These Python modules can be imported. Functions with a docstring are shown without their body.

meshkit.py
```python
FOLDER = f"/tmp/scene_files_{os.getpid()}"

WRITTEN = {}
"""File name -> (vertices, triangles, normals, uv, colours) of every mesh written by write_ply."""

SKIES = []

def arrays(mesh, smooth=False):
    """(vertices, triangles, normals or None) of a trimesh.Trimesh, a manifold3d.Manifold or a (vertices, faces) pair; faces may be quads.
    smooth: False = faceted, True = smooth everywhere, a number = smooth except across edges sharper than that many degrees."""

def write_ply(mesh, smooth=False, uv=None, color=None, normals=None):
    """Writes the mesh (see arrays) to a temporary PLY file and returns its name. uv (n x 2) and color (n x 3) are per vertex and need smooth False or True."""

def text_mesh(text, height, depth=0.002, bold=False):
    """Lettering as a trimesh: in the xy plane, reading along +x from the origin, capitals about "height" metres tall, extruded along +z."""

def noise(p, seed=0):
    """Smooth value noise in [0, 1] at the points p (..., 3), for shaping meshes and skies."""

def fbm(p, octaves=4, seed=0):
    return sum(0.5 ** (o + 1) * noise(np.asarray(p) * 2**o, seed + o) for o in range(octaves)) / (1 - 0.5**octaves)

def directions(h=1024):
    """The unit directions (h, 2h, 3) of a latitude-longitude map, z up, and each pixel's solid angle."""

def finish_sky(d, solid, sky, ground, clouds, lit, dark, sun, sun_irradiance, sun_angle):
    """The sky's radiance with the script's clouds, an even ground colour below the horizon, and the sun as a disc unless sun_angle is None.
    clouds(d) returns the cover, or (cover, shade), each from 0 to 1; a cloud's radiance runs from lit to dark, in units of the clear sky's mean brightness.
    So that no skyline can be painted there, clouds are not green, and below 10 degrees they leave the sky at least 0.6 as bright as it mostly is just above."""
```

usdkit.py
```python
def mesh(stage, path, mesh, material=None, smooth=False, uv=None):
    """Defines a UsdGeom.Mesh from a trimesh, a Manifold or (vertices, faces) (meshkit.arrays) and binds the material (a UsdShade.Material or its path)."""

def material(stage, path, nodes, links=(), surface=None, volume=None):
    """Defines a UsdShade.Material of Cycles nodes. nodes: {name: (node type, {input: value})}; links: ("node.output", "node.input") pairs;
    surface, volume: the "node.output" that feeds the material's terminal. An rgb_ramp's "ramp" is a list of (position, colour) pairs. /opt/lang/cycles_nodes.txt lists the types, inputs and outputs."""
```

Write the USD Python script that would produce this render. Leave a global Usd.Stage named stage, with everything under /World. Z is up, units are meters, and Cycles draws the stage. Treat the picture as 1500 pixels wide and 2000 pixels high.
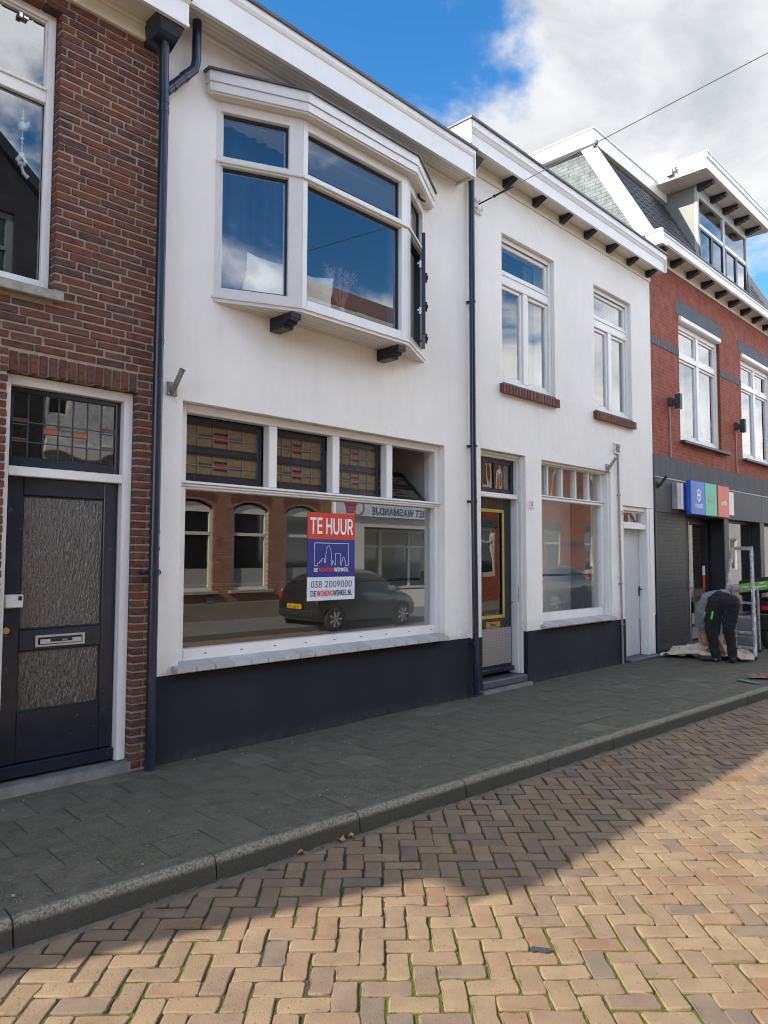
import math, random
import numpy as np, trimesh, shapely
from shapely.geometry import Polygon, box as sbox
from shapely.ops import unary_union
import usdkit, meshkit
from pxr import Usd, UsdGeom, UsdLux, UsdShade, Sdf, Gf

random.seed(7); rng = np.random.default_rng(7)
stage = Usd.Stage.CreateInMemory()
UsdGeom.SetStageUpAxis(stage, "Z"); UsdGeom.SetStageMetersPerUnit(stage, 1.0)
UsdGeom.Xform.Define(stage, "/World"); UsdGeom.Scope.Define(stage, "/World/Looks")

# ------------------------------------------------------------------ camera, sky, sun
YAW, PITCH, ROLL, EYE, DIST, FPX = 0.80301, 0.061106, 0.0029877, 1.6, 5.2654, 1440.8
FW = np.array([math.sin(YAW) * math.cos(PITCH), math.cos(YAW) * math.cos(PITCH), math.sin(PITCH)])
_r = np.array([math.cos(YAW), -math.sin(YAW), 0.0]); _u = np.cross(_r, FW)
RT = math.cos(ROLL) * _r + math.sin(ROLL) * _u
UP = -math.sin(ROLL) * _r + math.cos(ROLL) * _u
cam = UsdGeom.Camera.Define(stage, "/World/camera")
cam.CreateHorizontalApertureAttr(36.0); cam.CreateVerticalApertureAttr(48.0)
cam.CreateFocalLengthAttr(36.0 * FPX / 1500.0)
cam.CreateClippingRangeAttr(Gf.Vec2f(0.05, 2000.0))
cam.AddTransformOp().Set(Gf.Matrix4d(*RT, 0, *UP, 0, *(-FW), 0, 0, -DIST, EYE, 1))
cam.CreateExposureAttr(2.26)

SUN = np.array([-1.4, 0.45, 1.0]); SUN /= np.linalg.norm(SUN)
sun = UsdLux.DistantLight.Define(stage, "/World/sun")
sun.CreateIntensityAttr(0.5); sun.CreateAngleAttr(0.5); sun.CreateNormalizeAttr(True)
sun.CreateColorAttr(Gf.Vec3f(1.0, 0.89, 0.74))
_z = SUN; _x = np.cross([0, 0, 1], _z); _x /= np.linalg.norm(_x); _y = np.cross(_z, _x)
sun.AddTransformOp().Set(Gf.Matrix4d(*_x, 0, *_y, 0, *_z, 0, 0, 0, 0, 1))

L = "/World/Looks/"
CLOUD, SKY_X, SKY_Y = 4.9, 0.55, 6.4  # cloud brightness, raised so unseen clouds light the shaded fronts
sky_m = usdkit.material(stage, L + "sky_look", {
    "tc": ("texture_coordinate", {}),
    "sky": ("sky_texture", {"sky_type": "single_scattering", "sun_disc": False, "sun_elevation": float(math.asin(SUN[2])), "sun_rotation": float(math.atan2(SUN[0], SUN[1])), "altitude": 50.0, "air_density": 1.0, "aerosol_density": 0.55, "ozone_density": 2.0}),
    "sat": ("hsv", {"hue": 0.5, "saturation": 1.36, "value": 0.40, "fac": 1.0}),
    "sep": ("separate_xyz", {}),
    "zz": ("math", {"math_type": "add", "value2": 0.22}),
    "cz": ("combine_xyz", {}),
    "pl": ("vector_math", {"math_type": "divide"}),
    "pm": ("mapping", {"mapping_type": "point", "location": (SKY_X, SKY_Y, 0.0)}),
    "n1": ("noise_texture", {"scale": 1.9, "detail": 10.0, "roughness": 0.57, "distortion": 0.3}),
    "bigv": ("vector_math", {"math_type": "dot_product", "vector2": (0.800, 0.330, 0.500)}),
    "bigr": ("map_range", {"range_type": "smoothstep", "from_min": 0.962, "from_max": 0.993, "to_min": 0.0, "to_max": 0.25}),
    "gap": ("map_range", {"range_type": "smoothstep", "from_min": 0.86, "from_max": 0.93, "to_min": 0.0, "to_max": -0.11}), "sum1": ("math", {"math_type": "add"}), "nc": ("map_range", {"from_min": 0.0, "from_max": 1.0, "to_min": -0.30, "to_max": 1.30, "clamp": False}),
    "nl": ("noise_texture", {"scale": 0.55, "detail": 2.0}), "lo": ("map_range", {"from_min": 0.35, "from_max": 0.65, "to_min": -0.13, "to_max": 0.19}), "sum0": ("math", {"math_type": "add"}),
    "sum": ("math", {"math_type": "add"}),
    "cov": ("map_range", {"range_type": "smoothstep", "from_min": 0.44, "from_max": 0.68, "to_min": 0.0, "to_max": 1.0}),
    "n2": ("noise_texture", {"scale": 3.0, "detail": 8.0, "roughness": 0.58, "distortion": 0.5}),
    "shade": ("rgb_ramp", {"ramp": [(0.34, (0.62, 0.66, 0.71)), (0.50, (0.86, 0.88, 0.91)), (0.66, (1.08, 1.075, 1.06))]}),
    "view_dim": ("map_range", {"range_type": "smoothstep", "from_min": 0.87, "from_max": 0.975, "to_min": 1.0, "to_max": 0.30}),  # dims clouds by direction alone; those out of view stay brighter as fill
    "bigs": ("vector_math", {"math_type": "dot_product", "vector2": (0.800, 0.330, 0.500)}), "dn": ("noise_texture", {"scale": 3.2, "detail": 7.0, "roughness": 0.6}), "dc": ("vector_math", {"math_type": "subtract", "vector2": (0.5, 0.5, 0.5)}), "ds": ("vector_math", {"math_type": "scale", "scale": 0.42}), "dd": ("vector_math", {"math_type": "add"}), "dnm": ("vector_math", {"math_type": "normalize"}),
    "amp2": ("vector_math", {"math_type": "scale"}),
    "amp": ("vector_math", {"math_type": "scale", "scale": CLOUD}),
    "mx": ("mix_color", {"use_clamp": False}),
    "bg": ("background_shader", {"strength": 0.14}),
}, [("tc.generated", "sep.vector"), ("sep.z", "zz.value1"), ("zz.value", "cz.x"), ("zz.value", "cz.y"), ("zz.value", "cz.z"),
    ("tc.generated", "pl.vector1"), ("cz.vector", "pl.vector2"), ("pl.vector", "pm.vector"), ("pm.vector", "n1.vector"), ("pm.vector", "n2.vector"),
    ("tc.generated", "dn.vector"), ("dn.color", "dc.vector1"), ("dc.vector", "ds.vector1"), ("tc.generated", "dd.vector1"), ("ds.vector", "dd.vector2"), ("dd.vector", "dnm.vector1"), ("dnm.vector", "bigv.vector1"), ("tc.generated", "bigs.vector1"), ("bigv.value", "bigr.value"), ("pm.vector", "nl.vector"), ("nl.fac", "lo.value"), ("n1.fac", "nc.value"), ("nc.result", "sum0.value1"), ("lo.result", "sum0.value2"), ("bigv.value", "gap.value"), ("sum0.value", "sum1.value1"), ("gap.result", "sum1.value2"), ("sum1.value", "sum.value1"), ("bigr.result", "sum.value2"), ("sum.value", "cov.value"),
    ("n2.fac", "shade.fac"), ("shade.color", "amp.vector1"), ("sky.color", "sat.color"),
    ("bigs.value", "view_dim.value"), ("amp.vector", "amp2.vector1"), ("view_dim.result", "amp2.scale"), ("cov.result", "mx.fac"), ("sat.color", "mx.a"), ("amp2.vector", "mx.b"), ("mx.result", "bg.color")], surface="bg.background")
dome = UsdLux.DomeLight.Define(stage, "/World/sky")
UsdShade.MaterialBindingAPI.Apply(dome.GetPrim()).Bind(sky_m)

# ------------------------------------------------------------------ materials
def mat(name, c1, c2=None, nscale=3.0, lo=0.35, hi=0.65, rough=0.6, bump=0.0, bscale=80.0, bdist=0.004, spec=0.5, metal=0.0, coat=0.0, stretch=None, detail=5.0, bstretch=None, extra=None):
    """A principled surface: two tones mixed by noise in world space, with fine relief. extra: (scale, lo, hi, colour) for specks."""
    n = {"g": ("geometry", {}), "p": ("principled_bsdf", {"roughness": rough, "specular_ior_level": spec, "metallic": metal, "coat_weight": coat})}
    l = []
    if c2 is None:
        n["p"][1]["base_color"] = c1
    else:
        n["n"] = ("noise_texture", {"scale": nscale, "detail": detail, "roughness": 0.6})
        n["r"] = ("rgb_ramp", {"ramp": [(lo, c1), (hi, c2)]})
        if stretch:
            n["mp"] = ("mapping", {"mapping_type": "point", "scale": stretch}); l += [("g.position", "mp.vector"), ("mp.vector", "n.vector")]
        else:
            l += [("g.position", "n.vector")]
        l += [("n.fac", "r.fac")]
        last = "r.color"
        if extra:
            n["xn"] = ("noise_texture", {"scale": extra[0], "detail": 2.0, "roughness": 0.5})
            n["xr"] = ("map_range", {"range_type": "smoothstep", "from_min": extra[1], "from_max": extra[2], "to_min": 0.0, "to_max": 1.0})
            n["xm"] = ("mix_color", {"b": extra[3]})
            l += [("g.position", "xn.vector"), ("xn.fac", "xr.value"), ("xr.result", "xm.fac"), (last, "xm.a")]; last = "xm.result"
        l += [(last, "p.base_color")]
    if bump:
        n["bn"] = ("noise_texture", {"scale": bscale, "detail": 4.0, "roughness": 0.6})
        n["b"] = ("bump", {"strength": bump, "distance": bdist})
        if bstretch:
            n["bm"] = ("mapping", {"mapping_type": "point", "scale": bstretch}); l += [("g.position", "bm.vector"), ("bm.vector", "bn.vector")]
        else:
            l += [("g.position", "bn.vector")]
        l += [("bn.fac", "b.height"), ("b.normal", "p.normal")]
    return usdkit.material(stage, L + name, n, l, surface="p.BSDF")

def brickmat(name, c1, c2, mortar, w=0.21, h=0.06, axis="xz", rough=0.8, ms=0.012, rot=0.0, bump=0.6, dirt=None):
    """Bricks for walls too far off for single ones: brick pattern in metres, toned by noise, joints recessed by bump."""
    n = {"g": ("geometry", {}), "s": ("separate_xyz", {}), "c": ("combine_xyz", {}),
         "b": ("brick_texture", {"color1": c1, "color2": c2, "mortar": mortar, "scale": 1.0, "mortar_size": ms / 2, "mortar_smooth": 0.2, "brick_width": w, "row_height": h, "bias": 0.0}),
         "n": ("noise_texture", {"scale": 6.0, "detail": 5.0}), "r": ("map_range", {"from_min": 0.3, "from_max": 0.7, "to_min": 0.72, "to_max": 1.22}),
         "m": ("vector_math", {"math_type": "scale"}), "inv": ("math", {"math_type": "subtract", "value1": 1.0}),
         "bp": ("bump", {"strength": bump, "distance": 0.006}), "p": ("principled_bsdf", {"roughness": rough, "specular_ior_level": 0.25})}
    a, bb = {"xz": ("s.x", "s.z"), "yz": ("s.y", "s.z"), "xy": ("s.x", "s.y")}[axis]
    l = [("g.position", "s.vector"), (a, "c.x"), (bb, "c.y"), ("g.position", "n.vector"), ("n.fac", "r.value"), ("b.color", "m.vector1"), ("r.result", "m.scale"),
         ("m.vector", "p.base_color"), ("b.fac", "inv.value2"), ("inv.value", "bp.height"), ("bp.normal", "p.normal")]
    if rot:
        n["mp"] = ("mapping", {"mapping_type": "point", "rotation": (0.0, 0.0, rot)}); l += [("c.vector", "mp.vector"), ("mp.vector", "b.vector")]
    else:
        l += [("c.vector", "b.vector")]
    return usdkit.material(stage, L + name, n, l, surface="p.BSDF")

def glassmat(name, ior=2.2, tint=(0.95, 0.97, 0.96), wave=0.0, wscale=1.5, rough=0.0, refl=(1, 1, 1), wstretch=(1, 1, 1)):
    """A double-glazed pane as a thin slab: its outer face mirrors by Fresnel (as strongly as the four faces of a real one), its inner face lets through."""
    n = {"g": ("geometry", {}), "f": ("fresnel", {"IOR": ior}), "iv": ("math", {"math_type": "subtract", "value1": 1.0}), "fm": ("math", {"math_type": "multiply"}),
         "t": ("transparent_bsdf", {"color": tint}), "gl": ("glossy_bsdf", {"color": refl, "roughness": rough}), "m": ("mix_closure", {})}
    l = [("g.backfacing", "iv.value2"), ("f.fac", "fm.value1"), ("iv.value", "fm.value2"), ("fm.value", "m.fac"), ("t.BSDF", "m.closure1"), ("gl.BSDF", "m.closure2")]
    if wave:
        n["mp"] = ("mapping", {"mapping_type": "point", "scale": wstretch})
        n["wn"] = ("noise_texture", {"scale": wscale, "detail": 1.0, "roughness": 0.4}); n["wb"] = ("bump", {"strength": 1.0, "distance": wave})
        l += [("g.position", "mp.vector"), ("mp.vector", "wn.vector"), ("wn.fac", "wb.height"), ("wb.normal", "gl.normal")]
    return usdkit.material(stage, L + name, n, l, surface="m.closure")

M = {}
def render_mat(name, base, patch, dirt, foot, splash_z, splash_h, bump=.55):
    """Painted render: soft patches, faint vertical rain streaks, and splashed dirt at its foot."""
    n = {"g": ("geometry", {}), "s": ("separate_xyz", {}), "n1": ("noise_texture", {"scale": 0.9, "detail": 6.0, "roughness": 0.62}), "r1": ("rgb_ramp", {"ramp": [(0.36, base), (0.70, patch)]}),
         "mp": ("mapping", {"mapping_type": "point", "scale": (6.0, 1.0, 0.7)}), "n2": ("noise_texture", {"scale": 1.0, "detail": 6.0, "roughness": 0.65}), "k": ("map_range", {"range_type": "smoothstep", "from_min": 0.50, "from_max": 0.80, "to_min": 0.0, "to_max": 0.17}),
         "m2": ("mix_color", {"b": dirt}), "h": ("map_range", {"range_type": "smoothstep", "from_min": splash_z + splash_h, "from_max": splash_z, "to_min": 0.0, "to_max": 1.0}),
         "n3": ("noise_texture", {"scale": 7.0, "detail": 7.0, "roughness": 0.7}), "k3": ("map_range", {"range_type": "smoothstep", "from_min": 0.34, "from_max": 0.66, "to_min": 0.0, "to_max": 0.75}), "mu": ("math", {"math_type": "multiply"}),
         "m3": ("mix_color", {"b": foot}), "mp4": ("mapping", {"mapping_type": "point", "scale": (17.0, 1.0, 0.35)}), "n4": ("noise_texture", {"scale": 1.0, "detail": 7.0, "roughness": 0.7}), "k4": ("map_range", {"range_type": "smoothstep", "from_min": 0.50, "from_max": 0.76, "to_min": 0.0, "to_max": 0.26}), "za": ("map_range", {"range_type": "smoothstep", "from_min": 2.55, "from_max": 3.60}), "zb": ("map_range", {"range_type": "smoothstep", "from_min": 3.73, "from_max": 3.68}), "zc": ("math", {"math_type": "multiply"}), "zd": ("math", {"math_type": "multiply"}), "m4": ("mix_color", {"b": dirt}),
         "bn": ("noise_texture", {"scale": 150.0, "detail": 4.0, "roughness": 0.6}), "b2": ("noise_texture", {"scale": 9.0, "detail": 2.0}), "ba": ("math", {"math_type": "multiply_add", "value2": 2.2}), "b": ("bump", {"strength": bump, "distance": 0.0035}), "p": ("principled_bsdf", {"roughness": 0.88, "specular_ior_level": 0.2})}
    l = [("g.position", x + ".vector") for x in ("s", "n1", "mp", "mp4", "n3", "bn", "b2")] + [("mp4.vector", "n4.vector"), ("n4.fac", "k4.value"), ("s.z", "za.value"), ("s.z", "zb.value"), ("za.result", "zc.value1"), ("zb.result", "zc.value2"), ("zc.value", "zd.value1"), ("k4.result", "zd.value2"), ("zd.value", "m4.fac"), ("m2.result", "m4.a"), ("n1.fac", "r1.fac"), ("mp.vector", "n2.vector"), ("n2.fac", "k.value"), ("r1.color", "m2.a"), ("k.result", "m2.fac"), ("s.z", "h.value"), ("n3.fac", "k3.value"),
         ("h.result", "mu.value1"), ("k3.result", "mu.value2"), ("mu.value", "m3.fac"), ("m4.result", "m3.a"), ("m3.result", "p.base_color"), ("b2.fac", "ba.value1"), ("bn.fac", "ba.value3"), ("ba.value", "b.height"), ("b.normal", "p.normal")]
    return usdkit.material(stage, L + name, n, l, surface="p.BSDF")
M["render_white"] = render_mat("render_white", (0.885, 0.86, 0.80), (0.815, 0.79, 0.73), (0.58, 0.555, 0.49), (0.62, 0.59, 0.52), 0.68, 0.22)
M["plinth_navy"] = render_mat("plinth_navy", (0.019, 0.0215, 0.029), (0.027, 0.0295, 0.037), (0.045, 0.046, 0.05), (0.060, 0.058, 0.052), 0.0, 0.13)
M["paint_white"] = mat("paint_white", (0.82, 0.815, 0.79), (0.78, 0.77, 0.74), 5.0, rough=0.32, bump=0.06, bscale=25, bdist=0.002, spec=0.45)
M["paint_cream"] = mat("paint_cream", (0.76, 0.72, 0.61), (0.70, 0.66, 0.55), 5.0, rough=0.45, bump=0.06, bscale=25, bdist=0.002)
M["soffit"] = mat("soffit", (0.70, 0.67, 0.60), (0.66, 0.63, 0.56), 4.0, rough=0.5)
M["navy_gloss"] = mat("navy_gloss", (0.010, 0.0125, 0.020), (0.015, 0.0175, 0.026), 6.0, rough=0.2, bump=0.12, bscale=22, bdist=0.003, spec=0.55, extra=(18, .68, .78, (0.05, 0.05, 0.052)))
M["navy_alu"] = mat("navy_alu", (0.012, 0.0155, 0.027), rough=0.35)
M["pipe_navy"] = mat("pipe_navy", (0.012, 0.017, 0.036), (0.017, 0.024, 0.045), 8.0, rough=0.2, spec=0.6)
M["mortar"] = mat("mortar", (0.37, 0.315, 0.24), (0.27, 0.228, 0.17), 30.0, rough=0.95, bump=0.7, bscale=160, bdist=0.003, spec=0.1)
BR = [((0.200, 0.074, 0.048), (0.098, 0.051, 0.043)), ((0.172, 0.068, 0.049), (0.078, 0.046, 0.041)), ((0.220, 0.080, 0.049), (0.130, 0.060, 0.046)),
      ((0.140, 0.073, 0.060), (0.066, 0.045, 0.041)), ((0.182, 0.083, 0.062), (0.092, 0.057, 0.050)), ((0.205, 0.090, 0.064), (0.105, 0.060, 0.049))]
M["brick"] = [mat(f"wall_brick_{'abcdef'[i]}", a, b, 14.0, 0.40, 0.62, rough=0.9, bump=1.0, bscale=55, bdist=0.008, spec=0.15, stretch=(1.0, 1.0, 2.6), detail=8, bstretch=(1, 1, 2.5)) for i, (a, b) in enumerate(BR)]
M["brick_far"] = brickmat("brick_side", (0.20, 0.065, 0.042), (0.085, 0.045, 0.04), (0.34, 0.29, 0.22), w=0.222, h=0.06)
M["stone"] = mat("stone", (0.36, 0.34, 0.29), (0.25, 0.24, 0.20), 14.0, rough=0.85, bump=0.4, bscale=90)
M["step_stone"] = mat("step_stone", (0.23, 0.225, 0.205), (0.15, 0.15, 0.14), 10.0, rough=0.85, bump=0.6, bscale=60)
M["blue_stone"] = mat("blue_stone", (0.055, 0.06, 0.072), (0.085, 0.09, 0.10), 12.0, rough=0.5, bump=0.3, bscale=60)
M["sill_tile"] = [mat(f"sill_tile_{'abc'[i]}", c, tuple(x * .88 for x in c), 12.0, rough=0.5, bump=0.15, bscale=60) for i, c in enumerate([(0.50, 0.49, 0.47), (0.45, 0.44, 0.425), (0.54, 0.53, 0.51)])]
M["sill_brick"] = [mat(f"sill_brick_{'abc'[i]}", c, tuple(x * .6 for x in c), 20.0, rough=0.8, bump=0.6, bscale=70) for i, c in enumerate([(0.20, 0.062, 0.038), (0.15, 0.055, 0.04), (0.23, 0.08, 0.05)])]
M["groove_shade"] = mat("groove_shade_tone", (0.42, 0.40, 0.36), rough=.7)  # darker tone standing in for the shade in board grooves
M["lead"] = mat("lead", (0.075, 0.08, 0.095), (0.12, 0.125, 0.14), 6.0, rough=0.45, metal=0.4)
M["zinc"] = mat("zinc", (0.165, 0.185, 0.18), (0.205, 0.225, 0.22), 2.0, rough=0.55)
M["zinc_light"] = mat("zinc_light", (0.46, 0.48, 0.48), (0.40, 0.42, 0.42), 3.0, rough=0.45)
M["galv"] = mat("galv", (0.40, 0.39, 0.375), (0.30, 0.29, 0.28), 25.0, rough=0.42, metal=0.75, bump=0.1, bscale=60)
M["alu"] = mat("alu", (0.66, 0.66, 0.67), (0.52, 0.52, 0.54), 10.0, rough=0.36, metal=0.85)
M["steel"] = mat("steel", (0.6, 0.6, 0.6), rough=0.25, metal=1.0)
M["brass"] = mat("brass", (0.62, 0.44, 0.16), (0.52, 0.35, 0.12), 30.0, rough=0.32, metal=0.85)
M["black"] = mat("black", (0.012, 0.012, 0.013), rough=0.5)
M["dark_void"] = mat("dark_void", (0.02, 0.02, 0.022), rough=0.9, spec=0.1)
M["rubber"] = mat("rubber", (0.02, 0.02, 0.021), rough=0.85)
M["glass"] = glassmat("window_glass", 2.7)
M["glass_wavy"] = glassmat("wavy_glass", 2.2, wave=0.0016, wscale=2.2, wstretch=(1.6, 1, 0.7))
M["glass_old"] = glassmat("old_pane_glass", 2.3, wave=0.0045, wscale=2.6, wstretch=(1.6, 1, 0.6))
M["glass_sky"] = glassmat("bay_glass", 2.4)
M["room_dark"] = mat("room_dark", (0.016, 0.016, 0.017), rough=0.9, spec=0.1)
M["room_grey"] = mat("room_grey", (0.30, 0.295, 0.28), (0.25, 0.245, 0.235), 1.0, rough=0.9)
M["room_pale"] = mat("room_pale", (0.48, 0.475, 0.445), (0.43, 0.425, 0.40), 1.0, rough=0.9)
M["room_white"] = mat("room_white", (0.74, 0.735, 0.71), rough=0.9)
M["room_floor"] = mat("room_floor", (0.045, 0.032, 0.022), (0.03, 0.021, 0.015), 6.0, rough=0.4, stretch=(1, 8, 1))

# ------------------------------------------------------------------ mesh helpers
def _cage():
    s, b = 1.0, 0.2
    pts = []
    for sx in (-1, 1):
        for sy in (-1, 1):
            for sz in (-1, 1):
                for k in range(3):
                    p = [sx * (s - b), sy * (s - b), sz * (s - b)]; p[k] = (sx, sy, sz)[k] * s
                    pts.append(p)
    pts = np.array(pts)
    h = trimesh.Trimesh(pts, process=False).convex_hull
    idx = [int(np.argmin(((pts - v) ** 2).sum(1))) for v in h.vertices]
    return pts, np.array(idx)[h.faces]
CAGE, CAGE_F = _cage()
BOX_F = np.array([[0, 2, 1], [1, 2, 3], [4, 5, 6], [5, 7, 6], [0, 1, 4], [1, 5, 4], [2, 6, 3], [3, 6, 7], [0, 4, 2], [2, 4, 6], [1, 3, 5], [3, 7, 5]])

class MB:
    def __init__(self): self.v, self.f, self.n = [], [], 0
    def add(self, v, f):
        v = np.asarray(v, float); self.v.append(v); self.f.append(np.asarray(f, int) + self.n); self.n += len(v); return self
    def mesh(self, m): return self.add(m.vertices, m.faces)
    def box(self, x0, x1, y0, y1, z0, z1, b=0.0):
        if b:
            b = min(b, 0.45 * min(x1 - x0, y1 - y0, z1 - z0))
            c = np.array([(x0 + x1) / 2, (y0 + y1) / 2, (z0 + z1) / 2]); h = np.array([x1 - x0, y1 - y0, z1 - z0]) / 2
            return self.add(c + np.sign(CAGE) * np.where(np.abs(CAGE) > 0.9, h, h - b), CAGE_F)
        return self.add([(x, y, z) for z in (z0, z1) for y in (y0, y1) for x in (x0, x1)], BOX_F)
    def poly(self, pg, h0, h1, plane="xz"):
        """Extrudes a shapely polygon given in plane xz (thickness along y), yz (along x) or xy (along z)."""
        for g in getattr(pg, "geoms", [pg]):
            if g.is_empty or g.area < 1e-9: continue
            m = trimesh.creation.extrude_polygon(g, h1 - h0, engine="earcut")
            a, b, c = m.vertices.T; c = c + h0
            if plane == "xz": self.add(np.stack([a, c, b], 1), m.faces[:, ::-1])
            elif plane == "yz": self.add(np.stack([c, a, b], 1), m.faces)
            else: self.add(np.stack([a, b, c], 1), m.faces)
        return self
    def tube(self, pts, r, n=10, cap=True):
        pts = np.asarray(pts, float); r = np.broadcast_to(r, len(pts)); k = len(pts)
        t = np.gradient(pts, axis=0) if k > 2 else np.repeat([pts[1] - pts[0]], 2, 0)
        d = np.diff(pts, axis=0); d /= np.linalg.norm(d, axis=1, keepdims=True)
        t[0], t[-1] = d[0], d[-1]
        for i in range(1, k - 1): t[i] = d[i - 1] + d[i]
        t /= np.linalg.norm(t, axis=1, keepdims=True)
        ref = np.array([0, 0, 1.0]) if abs(t[0][2]) < 0.9 else np.array([1.0, 0, 0])
        a = np.cross(t[0], ref); a /= np.linalg.norm(a); rings = []
        for i in range(k):
            a = a - t[i] * (a @ t[i]); a /= np.linalg.norm(a); b = np.cross(t[i], a)
            th = np.arange(n) * 2 * np.pi / n
            mit = 1.0 / max(0.5, (t[i] @ d[min(i, k - 2)]))
            rings.append(pts[i] + r[i] * (np.cos(th)[:, None] * a + np.sin(th)[:, None] * b) * (mit if 0 < i < k - 1 else 1))
        v = np.vstack(rings); f = []
        for i in range(k - 1):
            for j in range(n):
                p, q = i * n + j, i * n + (j + 1) % n
                f += [[p, q, q + n], [p, q + n, p + n]]
        if cap:
            v = np.vstack([v, pts[0], pts[-1]]); c0, c1 = k * n, k * n + 1
            for j in range(n):
                f += [[c0, (j + 1) % n, j], [c1, (k - 1) * n + j, (k - 1) * n + (j + 1) % n]]
        return self.add(v, f)
    def moved(self, fn):
        self.v = [fn(v) for v in self.v]; return self
    def arrays(self): return np.vstack(self.v), np.vstack(self.f)

BASE, TAKEN = {}, set()
def path_for(parent, name):
    stem = f"{parent}/{name}"; p, k = stem, 0
    while p in TAKEN:
        k += 1; p = f"{stem}_{k:03d}"
    TAKEN.add(p); return p
def tag(prim, label=None, cat=None, group=None, kind=None):
    for k, v in (("label", label), ("category", cat), ("group", group), ("kind", kind)):
        if v: prim.SetCustomDataByKey(k, v)
    return prim
def thing(name, label, cat, loc=(0, 0, 0), group=None):
    p = path_for("/World", name); x = UsdGeom.Xform.Define(stage, p); x.AddTranslateOp().Set(Gf.Vec3d(*map(float, loc)))
    BASE[p] = np.array(loc, float)
    return tag(x.GetPrim(), label, cat, group)
def obj(name, mb, material, parent=None, smooth=False, label=None, cat=None, group=None, kind=None):
    par = str(parent.GetPath()) if parent is not None else "/World"
    p = path_for(par, name); v, f = mb.arrays() if isinstance(mb, MB) else (np.array(mb.vertices), np.array(mb.faces))
    top = "/World/" + p.split("/")[2]
    if top in BASE and parent is not None: v = v - BASE[top]
    m = usdkit.mesh(stage, p, trimesh.Trimesh(v, f, process=False), material, smooth=smooth)
    return tag(m.GetPrim(), label, cat, group, kind)
def part(name, parent):
    """A holder for a part that is itself made of pieces."""
    x = UsdGeom.Xform.Define(stage, path_for(str(parent.GetPath()), name)); return x.GetPrim()
def dup(src, loc, label, rotz=0.0):
    was = src.GetCustomData(); name = src.GetName()
    p = path_for("/World", name); x = UsdGeom.Xform.Define(stage, p)
    x.GetPrim().GetReferences().AddInternalReference(src.GetPath())
    x.ClearXformOpOrder(); x.AddTranslateOp().Set(Gf.Vec3d(*map(float, loc)))
    if rotz: x.AddRotateZOp().Set(rotz)
    x.GetPrim().SetInstanceable(True)
    return tag(x.GetPrim(), label, was.get("category"), was.get("group"))

def frame(x0, x1, z0, z1, y0, y1, w=0.05, wl=None, wr=None, wt=None, wb=None, vb=(), hb=(), b=0.004, mb=None):
    """A window frame in the wall's plane: stiles, rails and bars, butt jointed. vb: (centre, width[, z0, z1]); hb: (centre, width)."""
    m = mb or MB(); wl = w if wl is None else wl; wr = w if wr is None else wr; wt = w if wt is None else wt; wb = w if wb is None else wb
    if wl: m.box(x0, x0 + wl, y0, y1, z0, z1, b)
    if wr: m.box(x1 - wr, x1, y0, y1, z0, z1, b)
    xa, xb, za, zb = x0 + wl, x1 - wr, z0 + wb, z1 - wt
    if wt: m.box(xa, xb, y0 + .001, y1, zb, z1, b)
    if wb: m.box(xa, xb, y0 + .001, y1, z0, za, b)
    for c, ww, *_ in hb: m.box(xa, xb, y0 + .001, y1, c - ww / 2, c + ww / 2, b)
    for c, ww, *zz in vb:
        q0, q1 = zz if zz else (za, zb)
        m.box(c - ww / 2, c + ww / 2, y0 + .004, y1 - .004, q0, q1, b)
    return m
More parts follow.
